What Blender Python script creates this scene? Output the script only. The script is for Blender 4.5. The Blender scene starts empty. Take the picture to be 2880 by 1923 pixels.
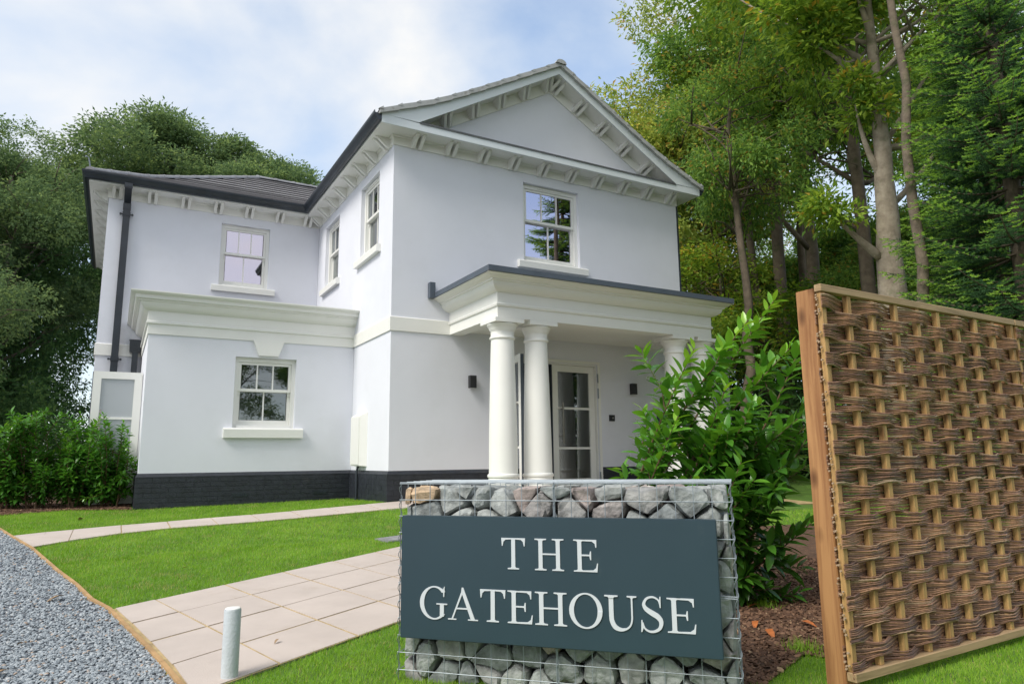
import bpy, bmesh, math, random
import numpy as np
from mathutils import Vector, Matrix, noise as mnoise
random.seed(7); RNG = np.random.default_rng(7)
SC = bpy.context.scene; COL = SC.collection
rad = math.radians
# ------------------------------------------------------------------ camera
YAW, PITCH, ROLL, FPX = 0.5158840557, 0.1660268982, -0.0113535003, 1963.284
CAM = np.array([-3.60047724, -10.13580446, 1.36910437])
_F = np.array([math.sin(YAW)*math.cos(PITCH), math.cos(YAW)*math.cos(PITCH), math.sin(PITCH)])
_R0 = np.array([math.cos(YAW), -math.sin(YAW), 0]); _U0 = np.cross(_R0, _F)
_R = math.cos(ROLL)*_R0 + math.sin(ROLL)*_U0; _U = -math.sin(ROLL)*_R0 + math.cos(ROLL)*_U0
cam = bpy.data.cameras.new('camera'); co = bpy.data.objects.new('camera', cam); COL.objects.link(co)
cam.sensor_width = 36; cam.lens = FPX/2880*36; cam.clip_start = .05; cam.clip_end = 2000
m = Matrix.Identity(4)
for i in range(3):
    m[i][0], m[i][1], m[i][2], m[i][3] = _R[i], _U[i], -_F[i], CAM[i]
co.matrix_world = m; SC.camera = co
# ------------------------------------------------------------------ world, sun, exposure
SUN_EL, SUN_AZ = rad(48), rad(-105)          # azimuth from +y towards +x
sdir = Vector((math.sin(SUN_AZ)*math.cos(SUN_EL), math.cos(SUN_AZ)*math.cos(SUN_EL), math.sin(SUN_EL)))
w = bpy.data.worlds.new('World'); SC.world = w; w.use_nodes = True
nt = w.node_tree; nt.nodes.clear()
def nd(t, **k):
    n = nt.nodes.new(t)
    for a, b in k.items(): setattr(n, a, b)
    return n
sky = nd('ShaderNodeTexSky', sky_type='NISHITA', sun_disc=False, sun_elevation=SUN_EL, sun_rotation=SUN_AZ, altitude=50, air_density=1.0, dust_density=1.0, ozone_density=1.6)
bg1 = nd('ShaderNodeBackground'); bg1.inputs[1].default_value = .125
bg2 = nd('ShaderNodeBackground'); bg2.inputs[1].default_value = .47
tc = nd('ShaderNodeTexCoord'); mp = nd('ShaderNodeMapping'); mp.inputs['Scale'].default_value = (1, 1, 1.9); mp.inputs['Rotation'].default_value = (0, 0, .5)
n1 = nd('ShaderNodeTexNoise'); n1.inputs['Scale'].default_value = 1.5; n1.inputs['Detail'].default_value = 7; n1.inputs['Roughness'].default_value = .52; n1.inputs['Distortion'].default_value = .25
r1 = nd('ShaderNodeValToRGB'); r1.color_ramp.elements[0].position = .36; r1.color_ramp.elements[1].position = .68
# brighter veil towards the hazy sun
dot = nd('ShaderNodeVectorMath', operation='DOT_PRODUCT'); dot.inputs[1].default_value = sdir
nv = nd('ShaderNodeVectorMath', operation='NORMALIZE')
mr = nd('ShaderNodeMapRange'); mr.inputs[1].default_value = -.15; mr.inputs[2].default_value = .36; mr.inputs[3].default_value = -.08; mr.inputs[4].default_value = .46
ad = nd('ShaderNodeMath', operation='ADD', use_clamp=True)
cr = nd('ShaderNodeValToRGB'); cr.color_ramp.elements[0].color = (.66, .83, .98, 1); cr.color_ramp.elements[1].color = (1.0, .995, .98, 1)
mx = nd('ShaderNodeMixShader'); out = nd('ShaderNodeOutputWorld'); mm = nd('ShaderNodeMath', operation='MULTIPLY'); mm.inputs[1].default_value = .96
L = nt.links.new
L(tc.outputs['Generated'], nv.inputs[0]); L(nv.outputs[0], dot.inputs[0]); L(tc.outputs['Generated'], mp.inputs[0]); L(mp.outputs[0], n1.inputs['Vector'])
L(n1.outputs['Fac'], r1.inputs[0]); L(dot.outputs['Value'], mr.inputs[0]); L(r1.outputs[0], ad.inputs[0]); L(mr.outputs[0], ad.inputs[1])
L(ad.outputs[0], mm.inputs[0]); L(mm.outputs[0], mx.inputs[0]); L(ad.outputs[0], cr.inputs[0]); L(cr.outputs[0], bg2.inputs[0]); L(sky.outputs[0], bg1.inputs[0])
L(bg1.outputs[0], mx.inputs[1]); L(bg2.outputs[0], mx.inputs[2]); L(mx.outputs[0], out.inputs[0])
sl = bpy.data.lights.new('sun', 'SUN'); so = bpy.data.objects.new('sun', sl); COL.objects.link(so)
sl.energy = 1.5; sl.angle = rad(24); sl.color = (1, .95, .86); so.rotation_euler = sdir.to_track_quat('Z', 'Y').to_euler()
SC.view_settings.view_transform = 'Standard'; SC.view_settings.look = 'None'; SC.view_settings.gamma = 1; SC.view_settings.use_curve_mapping = False
SC.view_settings.exposure = 1.1
SC.cycles.max_bounces = 6; SC.cycles.transparent_max_bounces = 8; SC.cycles.diffuse_bounces = 3; SC.cycles.glossy_bounces = 3; SC.cycles.transmission_bounces = 3
SC.cycles.use_denoising = True
# ------------------------------------------------------------------ materials
MATS = {}
def mat(name, col, rough=.7, var=.0, vscale=3, bump=0, bscale=60, metal=0, spec=.5, attr=None, attr_cols=None, transl=0, col2=None, gen=False, coords='Object', detail=4, dirt=None, coat=0):
    """Principled, its base colour varied by noise between col and col2, or by a per-face value called v"""
    M = bpy.data.materials.new(name); M.use_nodes = True; t = M.node_tree; b = t.nodes['Principled BSDF']; l = t.links.new
    b.inputs['Roughness'].default_value = rough; b.inputs['Metallic'].default_value = metal; b.inputs['Specular IOR Level'].default_value = spec
    if coat: b.inputs['Coat Weight'].default_value = coat; b.inputs['Coat Roughness'].default_value = .15
    b.inputs['Base Color'].default_value = (*col, 1)
    tc = t.nodes.new('ShaderNodeTexCoord'); vec = tc.outputs['Object' if coords == 'World' else coords]
    if coords == 'World':
        g = t.nodes.new('ShaderNodeNewGeometry'); vec = g.outputs['Position']
    cur = None
    if attr_cols:
        a = t.nodes.new('ShaderNodeAttribute'); a.attribute_name = 'v'
        r = t.nodes.new('ShaderNodeValToRGB'); cr = r.color_ramp
        while len(cr.elements) < len(attr_cols): cr.elements.new(.5)
        for i, (p, c) in enumerate(attr_cols): cr.elements[i].position = p; cr.elements[i].color = (*c, 1)
        l(a.outputs['Fac'], r.inputs[0]); cur = r.outputs[0]
    if var or col2:
        n = t.nodes.new('ShaderNodeTexNoise'); n.inputs['Scale'].default_value = vscale; n.inputs['Detail'].default_value = detail; n.inputs['Roughness'].default_value = .6; l(vec, n.inputs['Vector'])
        r = t.nodes.new('ShaderNodeValToRGB'); r.color_ramp.elements[0].position = .3; r.color_ramp.elements[1].position = .7
        if col2: r.color_ramp.elements[0].color = (*col, 1); r.color_ramp.elements[1].color = (*col2, 1)
        else:
            r.color_ramp.elements[0].color = (*[c*(1-var) for c in col], 1); r.color_ramp.elements[1].color = (*[min(1, c*(1+var)) for c in col], 1)
        l(n.outputs['Fac'], r.inputs[0])
        if cur:
            mxn = t.nodes.new('ShaderNodeMix'); mxn.data_type = 'RGBA'; mxn.blend_type = 'MULTIPLY'; mxn.inputs[0].default_value = 1
            r.color_ramp.elements[0].color = (1-var, 1-var, 1-var, 1); r.color_ramp.elements[1].color = (1+var, 1+var, 1+var, 1)
            l(cur, mxn.inputs[6]); l(r.outputs[0], mxn.inputs[7]); cur = mxn.outputs[2]
        else: cur = r.outputs[0]
    if dirt:   # (colour, scale, low, high): blotches with a shape of their own
        n = t.nodes.new('ShaderNodeTexNoise'); n.inputs['Scale'].default_value = dirt[1]; n.inputs['Detail'].default_value = 8; n.inputs['Roughness'].default_value = .7; l(vec, n.inputs['Vector'])
        r = t.nodes.new('ShaderNodeValToRGB'); r.color_ramp.elements[0].position = dirt[2]; r.color_ramp.elements[1].position = dirt[3]; l(n.outputs['Fac'], r.inputs[0])
        mxn = t.nodes.new('ShaderNodeMix'); mxn.data_type = 'RGBA'; l(r.outputs[0], mxn.inputs[0]); mxn.inputs[6].default_value = (*col, 1)
        if cur: l(cur, mxn.inputs[6])
        mxn.inputs[7].default_value = (*dirt[0], 1); cur = mxn.outputs[2]
    if cur: l(cur, b.inputs['Base Color'])
    if bump:
        n = t.nodes.new('ShaderNodeTexNoise'); n.inputs['Scale'].default_value = bscale; n.inputs['Detail'].default_value = 5; l(vec, n.inputs['Vector'])
        bp = t.nodes.new('ShaderNodeBump'); bp.inputs['Strength'].default_value = min(1, bump); bp.inputs['Distance'].default_value = .01*max(1, bump); l(n.outputs['Fac'], bp.inputs['Height']); l(bp.outputs[0], b.inputs['Normal'])
    if transl:
        tr = t.nodes.new('ShaderNodeBsdfTranslucent'); ms = t.nodes.new('ShaderNodeMixShader'); ms.inputs[0].default_value = transl
        hs = t.nodes.new('ShaderNodeHueSaturation'); hs.inputs['Hue'].default_value = .485; hs.inputs['Value'].default_value = 1.5; hs.inputs['Saturation'].default_value = 1.05
        if cur: l(cur, hs.inputs['Color'])
        else: hs.inputs['Color'].default_value = (*col, 1)
        l(hs.outputs[0], tr.inputs['Color']); o = t.nodes['Material Output']; l(b.outputs[0], ms.inputs[1]); l(tr.outputs[0], ms.inputs[2]); l(ms.outputs[0], o.inputs[0])
    MATS[name] = M; return M
mat('render', (.765, .78, .85), .85, var=.02, vscale=1.3, bump=.3, bscale=160, coords='World', dirt=((.70, .715, .77), .8, .5, .85))
mat('cream', (.83, .83, .80), .55, var=.02, vscale=2, bump=.08, bscale=90, coords='World')
mat('soffit', (.82, .82, .79), .6, var=.015, vscale=1, coords='World')
mat('upvc', (.82, .82, .79), .35, spec=.5)
mat('fascia', (.74, .79, .82), .35)
mat('black_plastic', (.028, .035, .047), .32, var=.25, vscale=3, coords='World')
mat('brick_paint', (.022, .026, .036), .5, var=.3, vscale=9, bump=.35, bscale=70, coords='World', dirt=((.075, .065, .06), 2.3, .60, .82))
mat('lead', (.10, .105, .115), .55, var=.25, vscale=6, coords='World')
mat('porch_metal', (.085, .105, .135), .45, var=.12, vscale=3, coords='World', dirt=((.28, .13, .05), 7, .66, .74))
mat('tile', (.34, .335, .35), .75, var=.12, vscale=1.6, bump=.4, bscale=30, coords='World', detail=6)
mat('ridge', (.24, .245, .27), .7, var=.2, vscale=3, bump=.3, bscale=30, coords='World')
mat('verge', (.42, .43, .43), .7, var=.18, vscale=5, coords='World', dirt=((.24, .23, .20), 9, .55, .7))
mat('steel', (.34, .315, .29), .35, metal=.9)
mat('galv', (.29, .33, .365), .5, metal=.35, var=.2, vscale=14)
mat('dark', (.02, .021, .024), .5)
mat('alu_edge', (.10, .12, .15), .4, metal=.3)
mat('interior', (.13, .125, .12), .9); mat('blind', (.36, .40, .34), .9, var=.25, vscale=5, detail=7)
mat('sign', (.026, .052, .070), .38, var=.08, vscale=1.5, dirt=((.05, .075, .085), 6, .62, .85))
mat('letter', (.62, .65, .70), .45)
mat('slab', (.50, .432, .39), .8, var=.09, vscale=2.3, bump=.2, bscale=120, coords='World', detail=7, dirt=((.40, .325, .26), 3.1, .56, .85))
mat('sandjoint', (.40, .30, .15), .95, var=.3, vscale=12, coords='World')
mat('gravelbed', (.16, .175, .20), .95, var=.4, vscale=40, bump=.8, bscale=90, coords='World', detail=8)
mat('soil', (.085, .17, .02), .95, var=.35, vscale=5, bump=.6, bscale=70, coords='World', detail=8, dirt=((.12, .10, .035), 1.2, .60, .78))
mat('forestfloor', (.05, .04, .022), .95, var=.5, vscale=3, bump=.8, bscale=20, coords='World')
mat('mulchbed', (.095, .05, .028), .95, var=.5, vscale=25, bump=1, bscale=60, coords='World', detail=8)
mat('edging', (.42, .26, .12), .8, var=.25, vscale=6, bump=.4, bscale=50, coords='World')
mat('cover', (.24, .24, .25), .8, var=.3, vscale=10, bump=.4, coords='World')
mat('bollard', (.52, .56, .59), .5, bump=.35, bscale=90, var=.05, vscale=20, dirt=((.36, .38, .36), 11, .62, .75))
mat('glasstop', (.7, .7, .7), .3)
def wood(name, c1, c2, axis='Z', knots=True):
    M = bpy.data.materials.new(name); M.use_nodes = True; t = M.node_tree; b = t.nodes['Principled BSDF']; l = t.links.new
    tc = t.nodes.new('ShaderNodeTexCoord'); mp = t.nodes.new('ShaderNodeMapping'); sc = [26, 26, 26]; sc['XYZ'.index(axis)] = 1.4; mp.inputs['Scale'].default_value = sc
    n = t.nodes.new('ShaderNodeTexNoise'); n.inputs['Scale'].default_value = 1; n.inputs['Detail'].default_value = 8; n.inputs['Roughness'].default_value = .6; n.inputs['Distortion'].default_value = .6
    r = t.nodes.new('ShaderNodeValToRGB'); r.color_ramp.elements[0].position = .38; r.color_ramp.elements[1].position = .60; r.color_ramp.elements[0].color = (*c1, 1); r.color_ramp.elements[1].color = (*c2, 1)
    l(tc.outputs['Object'], mp.inputs[0]); l(mp.outputs[0], n.inputs['Vector']); l(n.outputs['Fac'], r.inputs[0]); cur = r.outputs[0]
    if knots:
        v = t.nodes.new('ShaderNodeTexVoronoi'); v.inputs['Scale'].default_value = 1; mp2 = t.nodes.new('ShaderNodeMapping'); s2 = [9, 9, 9]; s2['XYZ'.index(axis)] = 4.2; mp2.inputs['Scale'].default_value = s2
        l(tc.outputs['Object'], mp2.inputs[0]); l(mp2.outputs[0], v.inputs['Vector'])
        r2 = t.nodes.new('ShaderNodeValToRGB'); r2.color_ramp.elements[0].position = .10; r2.color_ramp.elements[1].position = .26; r2.color_ramp.elements[0].color = (.30, .22, .17, 1); r2.color_ramp.elements[1].color = (1, 1, 1, 1)
        l(v.outputs['Distance'], r2.inputs[0]); mx = t.nodes.new('ShaderNodeMix'); mx.data_type = 'RGBA'; mx.blend_type = 'MULTIPLY'; mx.inputs[0].default_value = .85; l(cur, mx.inputs[6]); l(r2.outputs[0], mx.inputs[7]); cur = mx.outputs[2]
    l(cur, b.inputs['Base Color']); b.inputs['Roughness'].default_value = .72
    bp = t.nodes.new('ShaderNodeBump'); bp.inputs['Strength'].default_value = .25; bp.inputs['Distance'].default_value = .01; l(n.outputs['Fac'], bp.inputs['Height']); l(bp.outputs[0], b.inputs['Normal'])
    MATS[name] = M
wood('post_wood', (.27, .115, .042), (.46, .235, .095)); wood('batten_wood', (.35, .20, .075), (.56, .345, .135)); wood('rail_wood', (.28, .19, .10), (.47, .32, .175), 'X', False)
mat('withy', (.12, .07, .045), .6, attr_cols=[(0, (.095, .050, .034)), (.4, (.23, .118, .070)), (.75, (.36, .19, .105)), (1, (.36, .27, .17))], var=.25, vscale=40)
mat('withy_cut', (.42, .30, .20), .8)
mat('rock', (.2, .2, .2), .85, attr_cols=[(0, (.20, .22, .225)), (.3, (.36, .38, .37)), (.5, (.29, .28, .275)), (.62, (.37, .305, .285)), (.78, (.46, .435, .39)), (1, (.52, .38, .25))], var=.42, vscale=14, bump=1.3, bscale=34, coords='World', detail=9)
mat('stone_chip', (.2, .2, .2), .85, attr_cols=[(0, (.15, .175, .20)), (.5, (.30, .335, .365)), (.9, (.46, .49, .51)), (1, (.44, .34, .27))])
mat('mulch_chip', (.2, .1, .05), .9, attr_cols=[(0, (.05, .026, .016)), (.5, (.13, .068, .04)), (.85, (.22, .125, .075)), (1, (.36, .25, .15))])
mat('grassblade', (.1, .2, .02), .5, attr_cols=[(0, (.10, .24, .010)), (.45, (.20, .39, .024)), (.9, (.31, .49, .06)), (1, (.46, .42, .15))], transl=.3, spec=.3)
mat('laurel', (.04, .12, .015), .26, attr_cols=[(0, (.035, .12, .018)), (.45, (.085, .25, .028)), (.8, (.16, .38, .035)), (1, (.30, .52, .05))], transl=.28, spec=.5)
mat('laurel_dark', (.03, .08, .02), .3, attr_cols=[(0, (.018, .045, .014)), (.6, (.035, .085, .024)), (1, (.085, .17, .03))], transl=.15, spec=.5)
mat('stem', (.12, .07, .035), .7, var=.3, vscale=30)
mat('stem_green', (.28, .30, .07), .5)
def foliage(name, c):
    mat(name, c[1], .6, attr_cols=[(0, c[0]), (.5, c[1]), (.93, c[2]), (1, c[3] if len(c) > 3 else c[2])], transl=.45, spec=.22)
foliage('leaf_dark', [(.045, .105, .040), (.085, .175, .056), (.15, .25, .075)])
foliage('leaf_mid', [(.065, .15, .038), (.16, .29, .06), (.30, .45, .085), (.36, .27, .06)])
foliage('leaf_hazy', [(.07, .125, .058), (.135, .215, .09), (.23, .32, .11)])  # greyed green: the haze over the left trees is put into the leaf colour
foliage('leaf_yellow', [(.12, .20, .04), (.28, .36, .075), (.48, .52, .11), (.48, .34, .09)])
foliage('leaf_bright', [(.09, .19, .03), (.21, .34, .045), (.36, .48, .07), (.45, .33, .05)])
foliage('needle', [(.035, .085, .045), (.075, .165, .07), (.16, .32, .075), (.32, .52, .09)])
mat('bark', (.22, .18, .135), .9, col2=(.42, .36, .28), vscale=6, bump=1, bscale=26, detail=9, dirt=((.10, .12, .05), 2.2, .56, .75))
mat('bark_dark', (.10, .078, .058), .95, col2=(.20, .16, .115), vscale=7, bump=1, bscale=26, detail=9, dirt=((.06, .08, .03), 2.5, .55, .75))
mat('orange_leaf', (.42, .13, .035), .6, var=.3, vscale=30); mat('dry_leaf', (.30, .20, .11), .7, var=.3, vscale=30)
def glass(name, tint, refl, trans):
    M = bpy.data.materials.new(name); M.use_nodes = True; t = M.node_tree; t.nodes.clear(); l = t.links.new
    o = t.nodes.new('ShaderNodeOutputMaterial'); g = t.nodes.new('ShaderNodeBsdfGlossy'); g.inputs['Roughness'].default_value = .015; g.inputs['Color'].default_value = (*refl, 1)
    tr = t.nodes.new('ShaderNodeBsdfTransparent'); tr.inputs['Color'].default_value = (*trans, 1)
    fr = t.nodes.new('ShaderNodeFresnel'); fr.inputs['IOR'].default_value = 1.5
    ma = t.nodes.new('ShaderNodeMath'); ma.operation = 'MULTIPLY_ADD'; ma.inputs[1].default_value = 1.2; ma.inputs[2].default_value = tint; ma.use_clamp = True
    mx = t.nodes.new('ShaderNodeMixShader'); l(fr.outputs[0], ma.inputs[0]); l(ma.outputs[0], mx.inputs[0]); l(tr.outputs[0], mx.inputs[1]); l(g.outputs[0], mx.inputs[2]); l(mx.outputs[0], o.inputs[0]); MATS[name] = M
glass('coated_glass', .62, (.86, .81, .94), (.35, .35, .38)); glass('clear_glass', .13, (.93, .97, 1), (.50, .53, .52)); mat('frosted', (.42, .45, .48), .35, spec=.6)
# ------------------------------------------------------------------ mesh helpers
def link(name, me, parent=None, mats=None, **props):
    o = bpy.data.objects.new(name, me); COL.objects.link(o)
    if mats is not None and me is not None and not me.materials:
        for k in ([mats] if isinstance(mats, str) else mats): me.materials.append(MATS[k])
    if parent is not None: o.parent = parent
    for a, b in props.items(): o[a] = b
    return o
def thing(name, label, cat, group=None, loc=(0, 0, 0), rz=0):
    o = bpy.data.objects.new(name, None); COL.objects.link(o); o.empty_display_size = .2
    o['label'] = label; o['category'] = cat; o.location = loc; o.rotation_euler = (0, 0, rz)
    if group: o['group'] = group
    return o
class MB:
    def __init__(s): s.v = []; s.f = []; s.mi = []; s.sm = []; s.n = 0; s.att = []
    def add(s, vs, fs, mi=0, smooth=False, a=0.):
        b = s.n; s.v.extend([tuple(map(float, p)) for p in vs]); s.n += len(vs)
        for f in fs: s.f.append(tuple(i+b for i in f)); s.mi.append(mi); s.sm.append(smooth); s.att.append(a)
        return s
    def box(s, x0, x1, y0, y1, z0, z1, mi=0):
        vs = [(x, y, z) for z in (z0, z1) for y in (y0, y1) for x in (x0, x1)]
        return s.add(vs, [(0, 2, 3, 1), (4, 5, 7, 6), (0, 1, 5, 4), (2, 6, 7, 3), (0, 4, 6, 2), (1, 3, 7, 5)], mi)
    def prism(s, poly, d0, d1, fn, mi=0):
        """poly: 2-D outline; fn(a, b, d) -> 3-D"""
        n = len(poly); vs = [fn(a, b, d0) for a, b in poly]+[fn(a, b, d1) for a, b in poly]
        return s.add(vs, [tuple(range(n))[::-1], tuple(range(n, 2*n))]+[(i, (i+1) % n, n+(i+1) % n, n+i) for i in range(n)], mi)
    def tube(s, pts, r, sides=6, mi=0, cap=True, a=0., up=None, squash=1.):
        P = np.array(pts, float); n = len(P); T = np.gradient(P, axis=0) if n > 2 else np.repeat((P[1]-P[0])[None], n, 0)
        T /= np.linalg.norm(T, axis=1)[:, None]+1e-12; rr = np.full(n, r) if np.isscalar(r) else np.array(r, float)
        ref = np.array(up if up is not None else ((0, 0, 1) if abs(T[:, 2]).mean() < .8 else (1, 0, 0)), float)
        A = np.cross(T, ref); A /= np.linalg.norm(A, axis=1)[:, None]+1e-12; B = np.cross(T, A)
        th = np.arange(sides)/sides*2*math.pi
        V = P[:, None]+rr[:, None, None]*(np.cos(th)[None, :, None]*A[:, None]+squash*np.sin(th)[None, :, None]*B[:, None])
        fs = [(i*sides+j, i*sides+(j+1) % sides, (i+1)*sides+(j+1) % sides, (i+1)*sides+j) for i in range(n-1) for j in range(sides)]
        if cap: fs += [tuple(range(sides))[::-1], tuple((n-1)*sides+j for j in range(sides))]
        return s.add(V.reshape(-1, 3), fs, mi, True, a)
    def lathe(s, prof, c=(0, 0), seg=40, mi=0):
        vs = []; n = len(prof)
        for k in range(seg):
            t = k/seg*2*math.pi
            for r, z in prof: vs.append((c[0]+r*math.cos(t), c[1]+r*math.sin(t), z))
        fs = [(k*n+i, ((k+1) % seg)*n+i, ((k+1) % seg)*n+i+1, k*n+i+1) for k in range(seg) for i in range(n-1)]
        fs.append(tuple(k*n+n-1 for k in range(seg)))
        return s.add(vs, fs, mi, True)
    def mesh(s, name='mesh', fix=True, sharp=None):
        me = bpy.data.meshes.new(name); me.from_pydata(s.v, [], s.f)
        me.polygons.foreach_set('material_index', s.mi); me.polygons.foreach_set('use_smooth', s.sm)
        if any(s.att):
            at = me.attributes.new('v', 'FLOAT', 'FACE'); at.data.foreach_set('value', s.att)
        if fix:
            bm = bmesh.new(); bm.from_mesh(me); bmesh.ops.recalc_face_normals(bm, faces=bm.faces); bm.to_mesh(me); bm.free()
        if sharp: me.set_sharp_from_angle(angle=rad(sharp))
        me.update(); return me
    def obj(s, name, mats, parent=None, sharp=35, **props): return link(name, s.mesh(name, sharp=sharp), parent, mats, **props)
def npmesh(name, V, F, att=None, smooth=False):
    V = np.ascontiguousarray(V, np.float32); F = np.ascontiguousarray(F, np.int32); k = F.shape[1]
    me = bpy.data.meshes.new(name); me.vertices.add(len(V)); me.vertices.foreach_set('co', V.ravel())
    me.loops.add(F.size); me.loops.foreach_set('vertex_index', F.ravel()); me.polygons.add(len(F))
    me.polygons.foreach_set('loop_start', np.arange(len(F), dtype=np.int32)*k)
    me.polygons.foreach_set('use_smooth', np.full(len(F), smooth))
    if att is not None: at = me.attributes.new('v', 'FLOAT', 'FACE'); at.data.foreach_set('value', np.asarray(att, np.float32))
    me.update(calc_edges=True); return me
def scatter(tv, tf, M, P):
    """copies of template (tv, tf) by matrices M (N,3,3) at P (N,3); returns V, F"""
    tv = np.asarray(tv, float); tf = np.asarray(tf, int); N = len(P)
    V = np.einsum('nij,kj->nki', M, tv)+P[:, None]; F = tf[None]+(np.arange(N)*len(tv))[:, None, None]
    return V.reshape(-1, 3), F.reshape(-1, tf.shape[1])
def frames(D, roll=None, s=1., up=(0, 0, 1)):
    """matrices whose columns are side, along D, normal"""
    D = D/(np.linalg.norm(D, axis=1)[:, None]+1e-9); U = np.tile(np.array(up, float), (len(D), 1))
    A = np.cross(D, U); bad = np.linalg.norm(A, axis=1) < 1e-3; A[bad] = (1, 0, 0); A /= np.linalg.norm(A, axis=1)[:, None]; N = np.cross(A, D)
    if roll is not None:
        c, q = np.cos(roll)[:, None], np.sin(roll)[:, None]; A, N = c*A+q*N, -q*A+c*N
    return np.stack([A, D, N], axis=2)*(s if np.isscalar(s) else np.asarray(s)[:, None, None])
def copy_tree(o, parent=None):
    c = o.copy(); COL.objects.link(c)
    if parent is not None: c.parent = parent
    for ch in list(o.children): copy_tree(ch, c)
    return c
# ------------------------------------------------------------------ ground
def hz(x, y):
    x = np.clip(x, -14, 14); y = np.clip(y, -16, 9)
    return .707+.0088*x+.038*(y-1.867)+.14*np.exp(-.5*(((x-1.2)/1.8)**2+((y+.3)/1.1)**2))
def ray(px, py):            # direction of a photograph pixel (2880 wide)
    return _F+_R*(px-1440)/FPX-_U*(py-961.5)/FPX
def G(px, py):              # where that direction meets the ground
    v = ray(px, py); t = .5
    while t < 300:
        p = CAM+v*t
        if p[2] < hz(p[0], p[1]): break
        t *= 1.01
    lo, hi = t/1.01, t
    for _ in range(25):
        q = (lo+hi)/2; p = CAM+v*q
        if p[2] < hz(p[0], p[1]): hi = q
        else: lo = q
    return CAM+v*hi
def inpoly(X, Y, poly):
    r = np.zeros(X.shape, bool); n = len(poly)
    for i in range(n):
        x1, y1 = poly[i]; x2, y2 = poly[(i+1) % n]
        c = ((y1 > Y) != (y2 > Y)) & (X < (x2-x1)*(Y-y1)/((y2-y1) or 1e-9)+x1); r ^= c
    return r
EDGE = [(-6.8, 4.6), (-5.6, 2.2), (-4.95, .9), (-4.688, .179), (-4.444, -.807), (-4.226, -1.635), (-3.92, -3.131), (-3.772, -3.776), (-3.655, -4.401), (-3.549, -4.755), (-3.457, -5.288), (-3.373, -5.753), (-3.316, -6.105), (-3.22, -6.75), (-3.10, -7.7), (-2.98, -9.0), (-2.9, -11)]
GRAVEL = EDGE+[(-2.9, -16), (-14, -16), (-14, 4.6)]
P1UP = [(-4.50, -.5), (-4.19, -.34), (-3.45, -.12), (-2.41, .03), (-1.0, .02), (0.0, -.06), (6.5, -.06)]
P1LO = [(-4.235, -1.53), (-3.91, -1.21), (-3.45, -.91), (-2.94, -.74), (-1.5, -.76), (-.07, -.79), (6.5, -2.6)]
PATH1 = P1UP+P1LO[::-1]
O2, A2, B2 = np.array([-3.76, -4.872]), np.array([.48, .276]), np.array([.118, -.448])
PATH2 = [tuple(O2+A2*0.48), tuple(O2+A2*16), tuple(O2+A2*16+B2*4), tuple(O2+A2*.12+B2*4)]
MULCH_L = [(-5.6, 2.2), (-4.9, 1.95), (-4.13, 2.25), (-3.30, 1.84), (-3.30, 4.75), (-6.8, 4.9)]
MULCH_R = [(-.95, -7.75), (-.42, -7.55), (-.2, -7.85), (4.5, -7.9), (6.5, -4.6), (.3, -3.4), (-.9, -4.9), (-1.45, -6.6), (-1.25, -7.6)]
HOUSE = [[(-3.29, 1.87), (9.3, 1.87), (9.3, 12), (-4.1, 12), (-4.1, 4.7), (-3.29, 4.7)], [(-.03, -.03), (6.05, -.03), (6.05, 2), (-.03, 2)]]
def grid_sheet(name, poly, dz, m, step=.25, bounds=None, **props):
    xs = [p[0] for p in poly]; ys = [p[1] for p in poly]; b = bounds or (min(xs), max(xs), min(ys), max(ys))
    bm = bmesh.new(); vs = [bm.verts.new((x, y, 0)) for x, y in poly]; bm.faces.new(vs)
    for ax, lo, hi in ((0, b[0], b[1]), (1, b[2], b[3])):
        k = math.ceil(lo/step)*step
        while k < hi:
            pc = [0, 0, 0]; pc[ax] = k; no = [0, 0, 0]; no[ax] = 1
            bmesh.ops.bisect_plane(bm, geom=bm.verts[:]+bm.edges[:]+bm.faces[:], plane_co=pc, plane_no=no); k += step
    bmesh.ops.triangulate(bm, faces=[f for f in bm.faces if len(f.verts) > 4])
    for v in bm.verts: v.co.z = float(hz(v.co.x, v.co.y))+dz
    bmesh.ops.recalc_face_normals(bm, faces=bm.faces)
    if sum(f.normal.z for f in bm.faces) < 0: bmesh.ops.reverse_faces(bm, faces=bm.faces)
    me = bpy.data.meshes.new(name); bm.to_mesh(me); bm.free()
    return link(name, me, None, m, **props)
ax = np.concatenate([[-400, -150, -60, -30, -20], np.arange(-14, 14.01, .5), [20, 30, 60, 150, 400]]); ay = np.concatenate([[-400, -150, -60, -30, -20], np.arange(-16, 9.01, .5), [12, 20, 30, 60, 150, 400]])
XX, YY = np.meshgrid(ax, ay); ZZ = hz(XX, YY)-.0; nx, ny = len(ax), len(ay)
me = npmesh('ground', np.stack([XX, YY, ZZ], -1).reshape(-1, 3), [(j*nx+i, j*nx+i+1, (j+1)*nx+i+1, (j+1)*nx+i) for j in range(ny-1) for i in range(nx-1)])
link('ground', me, None, 'forestfloor', kind='structure')
LAWN = [(-14, 4.6), (-14, -16), (14, -16), (14, 1.8), (6.2, 1.8), (6.2, 4.6)]
grid_sheet('lawn_soil', LAWN, .006, 'soil', .5, kind='structure')
grid_sheet('gravel_drive', GRAVEL, .012, 'gravelbed', .5, kind='structure')
grid_sheet('bark_bed', MULCH_L, .016, 'mulchbed', .5, kind='structure')
grid_sheet('bark_bed', MULCH_R, .016, 'mulchbed', .5, kind='structure')
pj1 = grid_sheet('footpath', PATH1, .014, 'sandjoint', .5, kind='structure')
pj2 = grid_sheet('patio_path', PATH2, .018, 'sandjoint', .5, kind='structure')
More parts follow.
